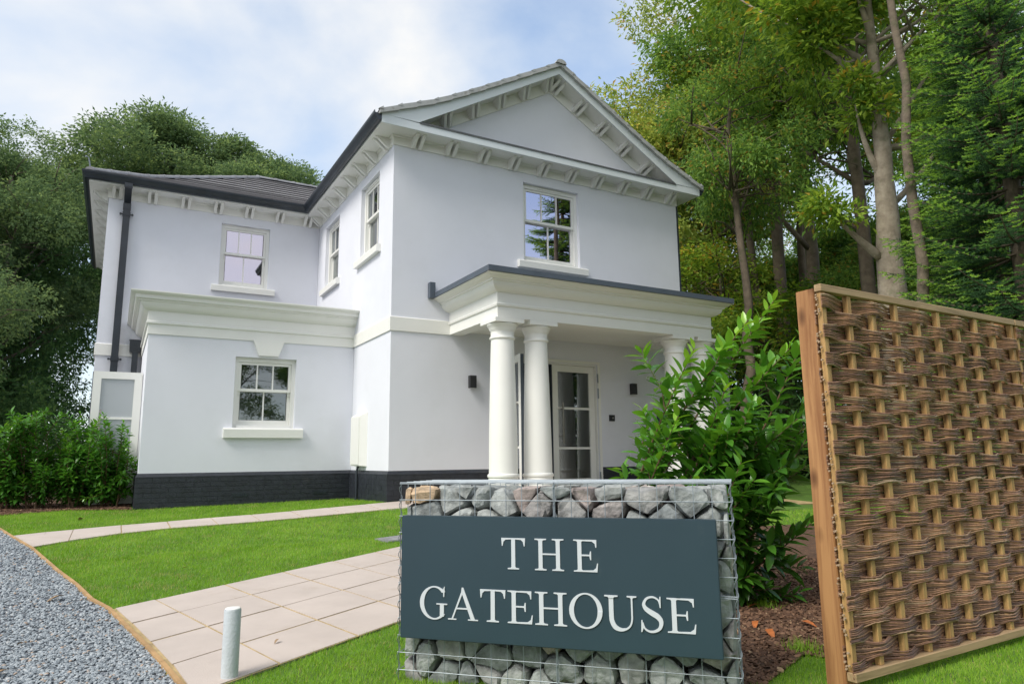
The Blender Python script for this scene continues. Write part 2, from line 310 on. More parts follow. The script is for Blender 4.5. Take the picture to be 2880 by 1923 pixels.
def slab(poly, parent, gap=.008, th=.02, lift=.022):
    c = np.mean(poly, 0); q = []
    for p in poly:
        dvec = np.array(p)-c; q.append(c+dvec*(1-gap/np.linalg.norm(dvec)*1.4))
    t = random.uniform(-.0015, .0015); top = [(x, y, float(hz(x, y))+lift+t) for x, y in q]; bot = [(x, y, z-th) for x, y, z in top]; n = len(q)
    MB().add(top+bot, [tuple(range(n))]+[(i, (i+1) % n, n+(i+1) % n, n+i) for i in range(n)]).obj('paving_slab', 'slab', parent)
def lerp_poly(pl, x):
    for (x0, y0), (x1, y1) in zip(pl, pl[1:]):
        if x0 <= x <= x1: return (x, y0+(y1-y0)*(x-x0)/(x1-x0))
    return pl[-1]
js = [-4.20, -3.94, -3.45, -2.94, -2.42]+[-1.92+.52*i for i in range(12)]
slab([P1UP[0], lerp_poly(P1UP, -4.20), lerp_poly(P1LO, -4.18), P1LO[0]], pj1)
for a, b in zip(js, js[1:]):
    slab([lerp_poly(P1UP, a), lerp_poly(P1UP, b), lerp_poly(P1LO, b), lerp_poly(P1LO, a)], pj1)
for i in range(0, 16):
    for j in range(4):
        q = [O2+A2*i+B2*j, O2+A2*(i+1)+B2*j, O2+A2*(i+1)+B2*(j+1), O2+A2*i+B2*(j+1)]
        if i == 0:
            f0 = [.50, .44, .36, .27, .14]; q[0] = O2+A2*f0[j]+B2*j; q[3] = O2+A2*f0[j+1]+B2*(j+1)
            pass
        c = np.mean(q, 0)
        slab(q, pj2)
# timber edging: boards between gravel and turf
ed = thing('timber_edging', 'thin pale timber board edging between grey gravel and the lawn', 'edging')
for (x0, y0), (x1, y1) in zip(EDGE, EDGE[1:]):
    dv = np.array([x1-x0, y1-y0]); ln = np.linalg.norm(dv); nrm = np.array([-dv[1], dv[0]])/ln*.011
    a, b = np.array([x0, y0])+dv/ln*.002, np.array([x1, y1])-dv/ln*.002
    vs = []
    for z in (-.06, .034):
        for p in (a-nrm, b-nrm, b+nrm, a+nrm): vs.append((p[0], p[1], float(hz(*p))+z))
    MB().add(vs, [(0, 1, 2, 3), (4, 5, 6, 7), (0, 1, 5, 4), (1, 2, 6, 5), (2, 3, 7, 6), (3, 0, 4, 7)]).obj('board', 'edging', ed)
# drain cover in the lawn
dc = [(-1.10, -2.70), (-.72, -2.60), (-.66, -2.86), (-1.04, -2.96)]
mb = MB(); top = [(x, y, float(hz(x, y))+.020) for x, y in dc]; ins = np.array(top); cc = ins.mean(0); ins = cc+(ins-cc)*.86
mb.add(top+[(x, y, z-.04) for x, y, z in top], [(0, 1, 2, 3)]+[(i, (i+1) % 4, 4+(i+1) % 4, 4+i) for i in range(4)])
dco = mb.obj('drain_cover', 'cover', None, label='small square grey drain cover sunk in the lawn beside the stone sign', category='drain cover')
mb = MB(); t4 = [(x, y, z+.004) for x, y, z in ins]; mb.add(t4+[(x, y, z-.01) for x, y, z in t4], [(0, 1, 2, 3)]+[(i, (i+1) % 4, 4+(i+1) % 4, 4+i) for i in range(4)]); mb.obj('lid', 'cover', dco)
# ------------------------------------------------------------------ the house
ZP, ZF, ZS, ZB, ZB2, ZC = 1.21, 6.395, 6.556, 3.35, 3.573, 3.975
WG, D1, DB, L1, L2, OV = 6.008, 1.911, 4.734, 3.248, 4.016, .331
XR = 9.28; YB = 11.1
house = thing('white_house', 'white rendered two storey house with pedimented gable, columned porch and black plinth', 'house')
def wall(name, o, d, ln, z0, z1, holes=(), th=.28, mi='render', parent=house):
    """wall from o along d (plan), outward normal on the right of d; holes (u0,u1,z0,z1)"""
    d = np.array(d, float); nr = np.array([d[1], -d[0]]); us = sorted({0, ln, *[h[0] for h in holes], *[h[1] for h in holes]}); zs = sorted({z0, z1, *[h[2] for h in holes], *[h[3] for h in holes]})
    P = lambda u, z, t=0: (o[0]+d[0]*u-nr[0]*t, o[1]+d[1]*u-nr[1]*t, z); mb = MB()
    for a, b in zip(us, us[1:]):
        for c, e in zip(zs, zs[1:]):
            if any(h[0] < (a+b)/2 < h[1] and h[2] < (c+e)/2 < h[3] for h in holes): continue
            mb.add([P(a, c), P(b, c), P(b, e), P(a, e)], [(0, 1, 2, 3)]); mb.add([P(a, c, th), P(b, c, th), P(b, e, th), P(a, e, th)], [(3, 2, 1, 0)])
    for h in list(holes):
        a, b, c, e = h
        for q in ([(a, c), (b, c)], [(b, c), (b, e)], [(b, e), (a, e)], [(a, e), (a, c)]):
            mb.add([P(*q[0]), P(*q[1]), P(*q[1], th), P(*q[0], th)], [(0, 1, 2, 3)])
    return link(name, mb.mesh(name, fix=False), parent, mi)
W1 = (2.41, 3.60, 4.785, 6.225); DOOR = (1.98, 3.90, .80, 3.02); W2 = (-1.985, -1.03, 4.915, 6.22); W3 = (-1.962, -.987, 1.92, 3.075); WS1 = (.69, 1.69, 4.90, 6.22); WS2 = (3.11, 4.12, 4.90, 6.22)
wall('wall', (0, 0), (1, 0), WG, .4, 6.45, [W1, DOOR])
wall('wall', (0, DB+.0), (0, -1), DB, .4, ZF+.03, [(DB-WS1[1], DB-WS1[0], WS1[2], WS1[3]), (DB-WS2[1], DB-WS2[0], WS2[2], WS2[3])])
wall('wall', (WG, 0), (0, 1), DB, .4, ZF+.03)
wall('wall', (-L2, DB), (1, 0), L2-.002, .4, ZF+.03, [(W2[0]+L2, W2[1]+L2, W2[2], W2[3])])
wall('wall', (-L2, YB), (0, -1), YB-DB, .4, ZF+.03)
wall('wall', (WG+.002, DB), (1, 0), XR-WG, .4, ZF+.03)
wall('wall', (XR, DB), (0, 1), YB-DB, .4, ZF+.03)
wall('wall', (XR, YB), (-1, 0), XR+L2, .4, ZF+.03)
SD0, SD1 = 2.93, 3.85     # side doorway of the low block
wall('wall', (-L1, D1), (1, 0), L1-.002, .4, 3.97, [(W3[0]+L1, W3[1]+L1, W3[2], W3[3])])
wall('wall', (-L1, DB-.002), (0, -1), DB-D1-.002, .4, 3.97, [(DB-SD1, DB-SD0-.0, .72, 2.84)])
wall('wall', (WG+.002, D1), (1, 0), L1, .4, 3.97); wall('wall', (WG+L1, D1), (0, 1), DB-D1-.002, .4, 3.97)
MB().add([(0, 0, 6.452), (WG, 0, 6.452), (WG/2, 0, 6.45+WG/2*.585), (0, .2, 6.452), (WG, .2, 6.452), (WG/2, .2, 6.45+WG/2*.585)], [(0, 1, 2), (5, 4, 3), (0, 2, 5, 3), (1, 4, 5, 2)]).obj('pediment_wall', 'render', house)
# floors inside, to close the rooms
MB().box(-3.9, 9.1, 5.0, 10.8, 3.3, 3.4).box(.28, 5.73, .28, 5.0, 3.3, 3.4).obj('floor_slab', 'interior', house)
MB().box(-L1+.1, -.0-.03, D1+.1, DB-.01, 3.9, 3.965).box(WG+.03, WG+L1-.1, D1+.1, DB-.01, 3.9, 3.965).obj('flat_roof', 'lead', house)
MB().box(.28, 5.73, .28, 10.8, .80, .86).box(-3.0, -.03, 2.2, 4.7, .80, .86).obj('ground_floor', 'interior', house)
MB().box(.28, 5.73, 3.2, 3.3, .86, 3.3).box(.28, 5.73, 3.2, 3.3, 3.4, 6.5).box(-3.6, -.3, 7.2, 7.3, 3.4, 6.5).obj('inner_wall', 'interior', house)
# mouldings
def mould(name, path, prof, m, parent=house, closed_prof=True, side=1, sharp=30, **props):
    """prof points (outward, z) swept along plan path with mitres; outward on the left*side of travel"""
    P = [np.array(p, float) for p in path]; offs = []
    for i in range(len(P)):
        ds = []
        if i > 0: e = P[i]-P[i-1]; ds.append(e/np.linalg.norm(e))
        if i < len(P)-1: e = P[i+1]-P[i]; ds.append(e/np.linalg.norm(e))
        ns = [np.array([-e[1], e[0]])*side for e in ds]
        b = ns[0] if len(ns) == 1 else (ns[0]+ns[1])/(1+ns[0]@ns[1]); offs.append(b)
    n = len(prof); vs = []
    for p, b in zip(P, offs):
        for q, z in prof: vs.append((p[0]+b[0]*q, p[1]+b[1]*q, z))
    fs = [(i*n+j, i*n+(j+1) % n, (i+1)*n+(j+1) % n, (i+1)*n+j) for i in range(len(P)-1) for j in range(n if closed_prof else n-1)]
    if closed_prof: fs += [tuple(range(n)), tuple((len(P)-1)*n+j for j in range(n))[::-1]]
    return MB().add(vs, fs, 0).obj(name, m, parent, sharp=sharp, **props)
def mbox(p0, p1): return [(0, p0), (p1[0], p0), (p1[0], p1[1]), (0, p1[1])]
# string course round gable block (stops at the porch) and along the wing
SC_PROF = [(-.02, ZB), (.022, ZB), (.022, ZB2-.01), (.012, ZB2), (-.02, ZB2)]
mould('string_course', [(1.0, 0), (0, 0), (0, D1-.0)], SC_PROF, 'cream', side=-1 and 1)
mould('string_course', [(5.1, 0), (WG, 0), (WG, D1)], SC_PROF, 'cream', side=-1)
mould('string_course', [(-L1, DB), (-L2, DB), (-L2, YB)], SC_PROF, 'cream', side=1 and -1 if False else 1)
# entablature of the low blocks
EN = [(-.05, ZB), (.018, ZB), (.018, 3.505), (.045, 3.515), (.045, 3.545), (.026, 3.56), (.026, 3.71), (.06, 3.722), (.105, 3.752), (.14, 3.80), (.15, 3.835), (.175, 3.84), (.175, 3.858), (.215, 3.87), (.222, 3.925), (.25, 3.932), (.272, 3.945), (.291, 3.962), (.291, 3.978), (-.05, 3.985)]
mould('cornice', [(-.0, D1), (-L1, D1), (-L1, DB-.01)], EN, 'cream', side=1)
mould('cornice', [(WG+.0, D1), (WG+L1, D1), (WG+L1, DB-.01)], EN, 'cream', side=-1)
# frieze board + soffit + fascia under the main eaves
FR = [(-.03, ZF), (.02, ZF), (.02, ZS-.025), (.045, ZS-.012), (.045, ZS+.03), (-.03, ZS+.03)]
EV = [(WG, DB), (WG, 0), (0, 0), (0, DB), (-L2, DB), (-L2, YB)]
mould('frieze_board', EV, FR, 'cream', side=1)
SO = [(-.02, ZS), (OV-.001, ZS), (OV-.001, ZS+.02), (-.02, ZS+.02)]
mould('soffit', EV, SO, 'soffit', side=1)
mould('eaves_board', [(0, -OV), (0, DB), (-L2, DB), (-L2, YB)], [(OV-.02, ZS+.021), (OV, ZS+.021), (OV, 6.70), (OV-.02, 6.70)], 'fascia', side=1)
mould('eaves_board', [(WG, DB), (WG, -OV)], [(OV-.02, ZS+.021), (OV, ZS+.021), (OV, 6.70), (OV-.02, 6.70)], 'fascia', side=1)
# pediment: lower fascia, lead flashing, raking fascia and soffit
XM = WG/2
MB().prism([(-OV, ZS-.003), (WG+OV, ZS-.003), (WG+OV, 6.695), (WG+OV-.66, 6.672), (-OV+.66, 6.672), (-OV, 6.695)], -OV-.022, -OV, lambda a, b, d: (a, d, b)).obj('fascia', 'fascia', house)
for s in (1, -1):
    X = lambda t: XM+s*(XM-t) if s == 1 else XM-(XM-t)   # noqa
    f = (lambda x: x) if s == 1 else (lambda x: WG-x)
    P = [(.285, 6.688), (3.004, 8.285), (3.004, 8.436), (-.331, 6.697), (-.331, 6.690)]
    MB().prism([(f(a), b) for a, b in P], -OV-.026, -OV-.002, lambda a, b, d: (a, d, b)).obj('raking_fascia', 'fascia', house)
    P = [(.20, 6.66), (3.004, 8.305), (3.004, 8.325), (.2, 6.68)]
    MB().prism([(f(a), b) for a, b in P], -OV, .01, lambda a, b, d: (a, d, b)).obj('raking_soffit', 'soffit', house)
    P = [(.46, 6.62), (3.004, 8.083), (3.004, 8.304), (.27, 6.70)]
    MB().prism([(f(a), b) for a, b in P], -.022, .03, lambda a, b, d: (a, d, b)).obj('raking_frieze', 'cream', house)
MB().prism([(-.0, 6.62), (-OV-.018, 6.67), (-OV-.034, 6.665), (-OV-.034, 6.695), (-OV-.01, 6.70), (0, 6.66)], .30, WG-.30, lambda a, b, d: (d, a, b)).obj('lead_flashing', 'lead', house)
# modillions: pairs of scrolled plates
def modillion_mesh(h, reach):
    k = 9; prof = []
    for i in range(k+1):
        t = i/k; prof.append((.045+(reach-.06)*(t**1.05-.15*math.sin(2*math.pi*t)), -.012-h*.93*(1-t**1.2)-.026*math.sin(2*math.pi*t)))
    out = [(0, -.0)]+[(0, -h)]+[(.04, -h-.006)]+prof+[(reach, -.03), (reach, 0)]
    mb = MB()
    for a in (-.085, .030): mb.prism(out, a, a+.055, lambda p, z, d: (d, -p, z))
    return mb.mesh('modillion')
mm_ = modillion_mesh(.168, .262); mm_.materials.append(MATS['cream'])
def mod(x, y, z, rz=0, ry=0, me=mm_):
    o = link('modillion', me, house); o.rotation_euler = (0, ry, rz); o.location = (x, y, z)
for x in [.372+.6005*i for i in range(10)]: mod(x, 0, ZS)
for y in (.215, .84, 1.43, 2.04, 2.65, 3.27, 3.90, 4.5): mod(0, y, ZS, -math.pi/2)
for y in (.4, 1.0, 1.6, 2.2, 2.8, 3.4, 4.0): mod(WG, y, ZS, math.pi/2)
for x in (-3.88, -3.276, -2.679, -2.077, -1.477, -.861, -.278): mod(x, DB, ZS)
for i in range(11): mod(-L2, DB+.25+.6*i, ZS, -math.pi/2)
an = math.atan(.586)
for i, x in enumerate((.832, 1.349, 1.868, 2.374, 2.898-.03)):
    zc = 6.66+(x-.2)*.5868
    mod(x, -.02, zc, 0, -an); mod(WG-x, -.02, zc, 0, an)
# roofs
def rz_(t):      # bellcast profile: height against distance in from the eaves
    pts = [(0, 6.72), (.35, 6.865), (1.0, 7.14), (1.65, 7.49), (2.35, 7.89), (3.42, 8.50), (3.6, 8.60)]
    for (a, b), (c, e) in zip(pts, pts[1:]):
        if t <= c: return b+(e-b)*(t-a)/(c-a)
    return 8.60
EA = .38
TS = [0, .35, 1.0, 1.65, 2.35, 3.0, EA+XM]
mb = MB()
for s in (1, -1):
    f = (lambda x: x) if s == 1 else (lambda x: WG-x)
    pf = [(-EA+t, rz_(t)-.02) for t in TS]
    for (a, b), (c, e) in zip(pf, pf[1:]): mb.prism([(f(a), b), (f(c), e), (f(c), e-.07), (f(a), b-.035 if a < -.3 else b-.07)], -OV+.03, 8.2, lambda p, q, d: (p, d, q))
mb.obj('gable_roof', 'tile', house)
RYB = YB+OV+.05
TW = [0, .35, 1.0, 1.65, 2.35, 3.0, 3.55]; rings = []
vs = []
for t in TW: vs += [(-L2-EA+t, DB-EA+t, rz_(t)-.03), (XR+EA-t, DB-EA+t, rz_(t)-.03), (XR+EA-t, RYB-t, rz_(t)-.03), (-L2-EA+t, RYB-t, rz_(t)-.03)]
fs = [(i*4+j, i*4+(j+1) % 4, (i+1)*4+(j+1) % 4, (i+1)*4+j) for i in range(len(TW)-1) for j in range(4) if not (j == 0)]
# front slope left of the gable only, and right of it
mb = MB().add(vs, fs)
for i in range(len(TW)-1):
    a, b = TW[i], TW[i+1]
    za, zb = rz_(a)-.03, rz_(b)-.03
    mb.add([(-L2-EA+a, DB-EA+a, za), (-EA+a, DB-EA+a, za), (-EA+b, DB-EA+b, zb), (-L2-EA+b, DB-EA+b, zb)], [(0, 1, 2, 3)])
    mb.add([(WG+EA-a, DB-EA+a, za), (XR+EA-a, DB-EA+a, za), (XR+EA-b, DB-EA+b, zb), (WG+EA-b, DB-EA+b, zb)], [(0, 1, 2, 3)])
tt = TW[-1]; mb.add([(-L2-EA+tt, DB-EA+tt, rz_(tt)-.03), (XR+EA-tt, DB-EA+tt, rz_(tt)-.03), (XR+EA-tt, RYB-tt, rz_(tt)-.03), (-L2-EA+tt, RYB-tt, rz_(tt)-.03)], [(0, 1, 2, 3)])
mb.obj('wing_roof', 'tile', house)
# tiles of the wing's front slope, one by one
def tile_mesh(w_, l_):
    mb = MB(); mb.add([(0, .05, .0), (w_, .05, .0), (w_, l_, -.012), (0, l_, -.012), (0, 0, .05), (w_, 0, .05), (w_, l_, .006), (0, l_, .006)], [(0, 1, 2, 3), (4, 5, 6, 7), (0, 1, 5, 4), (1, 2, 6, 5), (2, 3, 7, 6), (3, 0, 4, 7)])
    me = mb.mesh('roof_tile'); me.materials.append(MATS['tile']); return me
nrow = 13; tw_ = .335; tm = tile_mesh(tw_-.0008, .36)
cut_tiles = MB()
for r in range(nrow):
    t0 = r*3.5/nrow; t1 = min(3.55, t0+.30); z0, z1 = rz_(t0), rz_(t1); an_ = math.atan2(z1-z0, t1-t0)
    xa, xb = -L2-EA+t0, -EA+t0+.02; x = xa+(.5*tw_ if r % 2 else 0)+.02
    while x < xb-.03:
        if x+tw_ > xb:
            x = xb-tw_
            o = link('roof_tile', tm, house); o.location = (x+random.uniform(-.001, .001), DB-EA+t0, z0-.012+random.uniform(-.0015, .0015)+.002); o.rotation_euler = (an_, 0, 0); break
        o = link('roof_tile', tm, house); o.location = (x, DB-EA+t0, z0-.012+random.uniform(-.0015, .0015)); o.rotation_euler = (an_, 0, 0); x += tw_
# courses of the other slopes, joined
mb = MB()
for r in range(nrow):
    t0 = r*3.5/nrow; t1 = t0+.30; z0, z1 = rz_(t0), rz_(t1)
    for y0, y1 in ((-OV-.03, DB-EA+t0),):
        for f in ((lambda x: x), (lambda x: WG-x)):
            x0, x1 = -EA+t0, min(-EA+t1, XM)
            mb.add([(f(x0), y0, z0+.02), (f(x1), y0, rz_(x1+EA)-.004), (f(x1), y1, rz_(x1+EA)-.004), (f(x0), y1, z0+.02), (f(x0), y0, z0-.012), (f(x0), y1, z0-.012)], [(0, 1, 2, 3), (0, 3, 5, 4)])
    x0, x1 = -L2-EA+t0, -L2-EA+t1
    mb.add([(x0, DB-EA+t0, z0+.02), (x1, DB-EA+t1, z1-.004), (x1, RYB-t1, z1-.004), (x0, RYB-t0, z0+.02), (x0, DB-EA+t0, z0-.012), (x0, RYB-t0, z0-.012)], [(0, 1, 2, 3), (0, 3, 5, 4)])
mb.obj('tile_courses', 'tile', house, kind='stuff')
# hip and ridge tiles
def ridge_piece(p, q, r=.105, mname='ridge'):
    p, q = np.array(p), np.array(q); d = q-p; d /= np.linalg.norm(d); A = np.cross(d, (0, 0, 1)); A /= np.linalg.norm(A); B = np.cross(A, d); mb = MB(); vs = []
    for c, rr in ((p-d*.03, r*1.1), (p+d*.03, r*1.1), (p+d*.031, r), (q, r*.97)):
        for k in range(9): a = math.pi*k/8; vs.append(c+A*rr*math.cos(a)+B*(rr*.72*math.sin(a)-.03))
    mb.add(vs, [(i*9+j, i*9+j+1, (i+1)*9+j+1, (i+1)*9+j) for i in range(3) for j in range(8)], 0, True); mb.add(vs[:9], [tuple(range(9))])
    return mb.obj('ridge_tile', mname, house)
hp = [np.array([-L2-EA+t, DB-EA+t, rz_(t)+.03]) for t in np.linspace(.05, 3.53, 60)]
seg = 11
for i in range(seg):
    a, b = hp[int(i*59/seg)], hp[int((i+1)*59/seg)]; ridge_piece(a, b)
a = hp[-1]
for i in range(7):
    if a[0]+.45*(i) > 2.2: break
    ridge_piece((a[0]+.45*i, a[1], a[2]), (a[0]+.45*(i+1), a[1], a[2]))
for i in range(8): ridge_piece((XM, -OV-.08+.45*i, 8.485), (XM, -OV-.08+.45*(i+1), 8.485), .10, 'verge')
# hip iron at the eaves corner
MB().tube([(-4.34, 4.42, 6.76), (-4.37, 4.39, 6.93), (-4.39, 4.37, 6.99), (-4.42, 4.345, 7.00), (-4.44, 4.33, 6.97)], .012, 6).obj('hip_iron', 'galv', house)
# verge caps
tvs = np.linspace(0, EA+XM, 12)
for i in range(11):
    for s in (0, 1):
        f = (lambda x: x) if s == 0 else (lambda x: WG-x)
        a, b = tvs[i], tvs[i+1]; za, zb = rz_(a), rz_(b); x0, x1 = f(-EA+a), f(-EA+b)
        mb = MB(); q = .012 if i else 0
        mb.prism([(x0, za+.022+q), (x1, zb+.022), (x1, zb-.062), (x0, za-.046-q*.3)], -OV-.085, -OV+.05, lambda p, z, d: (p, d, z))
        mb.prism([(x0-.02*(1-2*s), za+.018), (x0+.05*(1-2*s), za+.05+.018), (x0+.06*(1-2*s), za+.018)], -OV-.09, -OV-.03, lambda p, z, d: (p, d, z))
        mb.obj('verge_cap', 'verge', house)
# gutters
GU = [(OV+.002, 6.60), (OV+.03, 6.585), (OV+.07, 6.60), (OV+.082, 6.64), (OV+.105, 6.665), (OV+.122, 6.70), (OV+.122, 6.735), (OV+.112, 6.735), (OV+.108, 6.70), (OV+.012, 6.69), (OV+.002, 6.735)]
mould('gutter', [(0, -OV-.025), (0, DB), (-L2, DB), (-L2, YB+.3)], [(a, b-.008) for a, b in GU], 'black_plastic', side=1, sharp=50)
mould('gutter', [(WG, DB), (WG, -OV-.025)], [(a, b-.008) for a, b in GU], 'black_plastic', side=1, sharp=50)
mould('gutter', [(XR, YB), (XR, DB), (WG, DB)], [(a, b-.008) for a, b in GU], 'black_plastic', side=1, sharp=50)
# downpipe
dp = MB(); px_, py_ = -3.70, DB-.075
def rpipe(mb, pts, w_=.06, d_=.035):
    for (a, b) in zip(pts, pts[1:]):
        vs = [(p[0]+sx*w_, p[1]+sy*d_, p[2]) for p in (a, b) for sx, sy in ((-1, -1), (1, -1), (1, 1), (-1, 1))]
        mb.add(vs, [(0, 1, 2, 3), (4, 5, 6, 7)]+[(i, (i+1) % 4, 4+(i+1) % 4, 4+i) for i in range(4)])
rpipe(dp, [(px_, DB-OV-.06, 6.60), (px_, DB-OV-.06, 6.50), (px_, py_, 6.30), (px_, py_, .75)])
rpipe(dp, [(px_, DB-OV-.06, 6.6), (px_, DB-OV-.06, 6.52)], .068, .043); rpipe(dp, [(px_, py_, 6.30), (px_, py_, 6.18)], .067, .042)
dpo = dp.obj('downpipe', 'black_plastic', house)
for z in (6.09, 3.28):
    b = MB().box(px_-.068, px_+.068, py_-.045, DB, z-.035, z+.035).box(px_-.10, px_+.10, py_-.0, py_+.02, z-.012, z+.012).tube([(px_-.1, py_-.02, z), (px_-.1, py_+.04, z)], .018, 8).tube([(px_+.1, py_-.02, z), (px_+.1, py_+.04, z)], .018, 8)
    b.obj('pipe_bracket', 'black_plastic', dpo)
hx = -3.37
MB().prism([(-.115, 3.66), (.1, 3.66), (.1, 3.64), (.085, 3.43), (.05, 3.425), (.05, 2.9), (-.05, 2.9), (-.05, 3.425), (-.10, 3.43), (-.105, 3.64)], DB-.15, DB-.01, lambda a, b, d: (hx+a, d, b)).obj('rainwater_hopper', 'black_plastic', house)
MB().box(5.985, 6.10, -.0, .10, .9, 6.60).obj('downpipe', 'black_plastic', house) if False else None
dp2 = MB(); rpipe(dp2, [(WG+.05, .09, 6.58), (WG+.05, .09, .8)], .035, .05); dp2.obj('downpipe', 'black_plastic', house)
# ---- windows
def window(name, o, d, wd, z0, z1, inset=.07, gl='coated_glass', sill=None, sill_h=.135, vent=True):
    """o: left-bottom corner in plan of the opening; d: along the wall; outward is right of d"""
    d = np.array(d, float); nr = np.array([d[1], -d[0]]); h = z1-z0
    F = lambda u, q, z: (o[0]+d[0]*u+nr[0]*q, o[1]+d[1]*u+nr[1]*q, z0+z)
    def bx(mb, u0, u1, q0, q1, a, b): mb.add([F(u, q, z) for z in (a, b) for q in (q0, q1) for u in (u0, u1)], [(0, 2, 3, 1), (4, 5, 7, 6), (0, 1, 5, 4), (2, 6, 7, 3), (0, 4, 6, 2), (1, 3, 7, 5)])
    i0 = -inset; fr = .062; mb = MB()
    bx(mb, 0, fr, i0-.12, i0, 0, h); bx(mb, wd-fr, wd, i0-.12, i0, 0, h); bx(mb, fr, wd-fr, i0-.12, i0, h-.075, h); bx(mb, fr, wd-fr, i0-.12, i0+.03, 0, .04)
    win = mb.obj(name, 'upvc', house)
    mid = .535*h-.02
    def sash(nm, a, b, q, cols, rail_b, rail_t, lb):
        mb = MB(); st = .045; x0, x1 = fr+.002, wd-fr-.002
        bx(mb, x0, x0+st, q-.045, q, a, b); bx(mb, x1-st, x1, q-.045, q, a, b); bx(mb, x0+st, x1-st, q-.045, q, a, a+rail_b); bx(mb, x0+st, x1-st, q-.045, q, b-rail_t, b)
        n = cols; wp = (x1-x0-2*st)/n
        for k in range(1, n): bx(mb, x0+st+wp*k-.011, x0+st+wp*k+.011, q-.035, q-.004, a+rail_b, b-rail_t)
        if lb:
            for x in (x0, x1-st):
                mb.prism([(0, a), (st, a), (st, a-.05), (st/2, a-.07), (0, a-.05)], 0, .02, lambda p, z, dd: F(x+p, q-.03-dd, z))
        mb.obj(nm, 'upvc', win)
        for k in range(n):
            g = MB(); bx(g, x0+st+wp*k+.011, x0+st+wp*(k+1)-.011, q-.026, q-.018, a+rail_b, b-rail_t); g.obj('pane', gl, win)
    sash('upper_sash', mid, h-.078, i0-.02, 3, .045, .04, True); sash('lower_sash', .042, mid+.035, i0-.068, 2, .085, .04, False)
    if vent:
        mb = MB(); bx(mb, wd*.28, wd*.72, i0, i0+.016, h-.052, h-.028); mb.obj('trickle_vent', 'upvc', win)
    e = .135 if sill is None else sill
    mb = MB(); pr = [(-.0, -sill_h), (.075, -sill_h), (.08, -.03), (.066, -.012), (-inset-.01, .0), (-inset-.01, -.02), (0, -.03)]
    vs = [F(-e, p, z) for p, z in pr]+[F(wd+e, p, z) for p, z in pr]
    # sill block outside the wall plane plus a narrow tread inside the opening
    mb = MB(); mb.prism([(.001, -sill_h), (.075, -sill_h), (.08, -.03), (.066, -.012), (.001, -.004)], -e, wd+e, lambda p, z, dd: F(dd, p, z)); mb.prism([(.001, -.02), (.001, -.002), (-inset-.01, .004), (-inset-.01, -.02)], .001, wd-.001, lambda p, z, dd: F(dd, p, z))
    mb.obj('window_sill', 'cream', win)
    return win
window('window', (W1[0], 0), (1, 0), W1[1]-W1[0], W1[2], W1[3])
window('window', (W2[0], DB), (1, 0), W2[1]-W2[0], W2[2], W2[3])
window('window', (W3[0], D1), (1, 0), W3[1]-W3[0], W3[2], W3[3], gl='clear_glass', sill_h=.165)
window('window', (0, WS1[1]), (0, -1), WS1[1]-WS1[0], WS1[2], WS1[3], gl='clear_glass')
window('window', (0, WS2[1]), (0, -1), WS2[1]-WS2[0], WS2[2], WS2[3], gl='clear_glass')
MB().prism([(-1.708, 3.362), (-1.205, 3.362), (-1.297, 3.105), (-1.612, 3.105)], D1-.045, D1+.01, lambda a, b, d: (a, d, b)).obj('keystone', 'cream', house)
# roller blind behind the low window, curtains upstairs
MB().box(-1.9, -1.05, D1+.205, D1+.21, 1.95, 3.05).obj('blind', 'blind', house)
# ---- plinth: painted bricks
bme = MB().box(0, .215, 0, .05, 0, .065).mesh('brick'); bme.materials.append(MATS['brick_paint'])
runs = [((-L1-.03, D1-.03), (1, 0), L1), ((-.03, D1-.03), (0, -1), D1), ((-.03, -.03), (1, 0), 1.93+.03), ((3.96, -.03), (1, 0), WG-3.96+.03), ((-L1-.03, DB-.03), (0, -1), DB-D1), ((WG+.03, D1-.03), (1, 0), L1), ((WG+L1+.03, D1-.03), (0, 1), 2.8), ((-L2-.03, DB-.03), (1, 0), L2-L1), ((-L2-.03, YB), (0, -1), YB-DB+.03)]
backing = MB(); cand = []; capm = MB()
for (o, d, ln) in runs:
    d = np.array(d, float); nr = np.array([d[1], -d[0]]); P = lambda u, q, z: (o[0]+d[0]*u+nr[0]*q, o[1]+d[1]*u+nr[1]*q, z)
    backing.add([P(0, -.004, .35), P(ln, -.004, .35), P(ln, -.004, 1.15), P(0, -.004, 1.15)], [(0, 1, 2, 3)])
    n = max(1, round(ln/.225)); st = ln/n
    for c in range(8):
        zb = 1.15-.075*(c+1)+.005
        for k in range(-1, n):
            u0 = st*(k+(.5 if c % 2 else 0)); a, b = max(0, u0), min(ln, u0+st-.01)
            if b-a < .04: continue
            p = P((a+b)/2, 0, zb)
            if p[2]+.065 < hz(p[0], p[1]): continue
            cand.append((np.linalg.norm(np.array(p)-CAM)+(30 if d[1] > .5 or o[0] > 3 or o[1] > 4 else 0), P(a, 0, zb), math.atan2(d[1], d[0]), b-a))
cand.sort(key=lambda t: t[0]); rest = MB()
for i, (_, p, a, ln) in enumerate(cand):
    if i < 298:
        o = link('brick', bme, house); o.location = p; o.rotation_euler = (0, 0, a); o.scale = (ln/.215, 1, 1)
        o.location = (p[0]+random.uniform(-.0012, .0012), p[1]+random.uniform(-.0012, .0012), p[2])
    else:
        c, s = math.cos(a), math.sin(a); b = [(x, y, z) for z in (0, .065) for y in (0, .05) for x in (0, ln)]
        rest.add([(p[0]+x*c-y*s, p[1]+x*s+y*c, p[2]+z) for x, y, z in b], [(0, 2, 3, 1), (4, 5, 7, 6), (0, 1, 5, 4), (2, 6, 7, 3), (0, 4, 6, 2), (1, 3, 7, 5)])
rest.obj('brickwork', 'brick_paint', house, kind='stuff'); backing.obj('plinth_core', 'brick_paint', house, kind='stuff')
CAPP = [(-.02, 1.149), (.031, 1.149), (.031, 1.165), (.002, 1.215), (-.02, 1.215)]
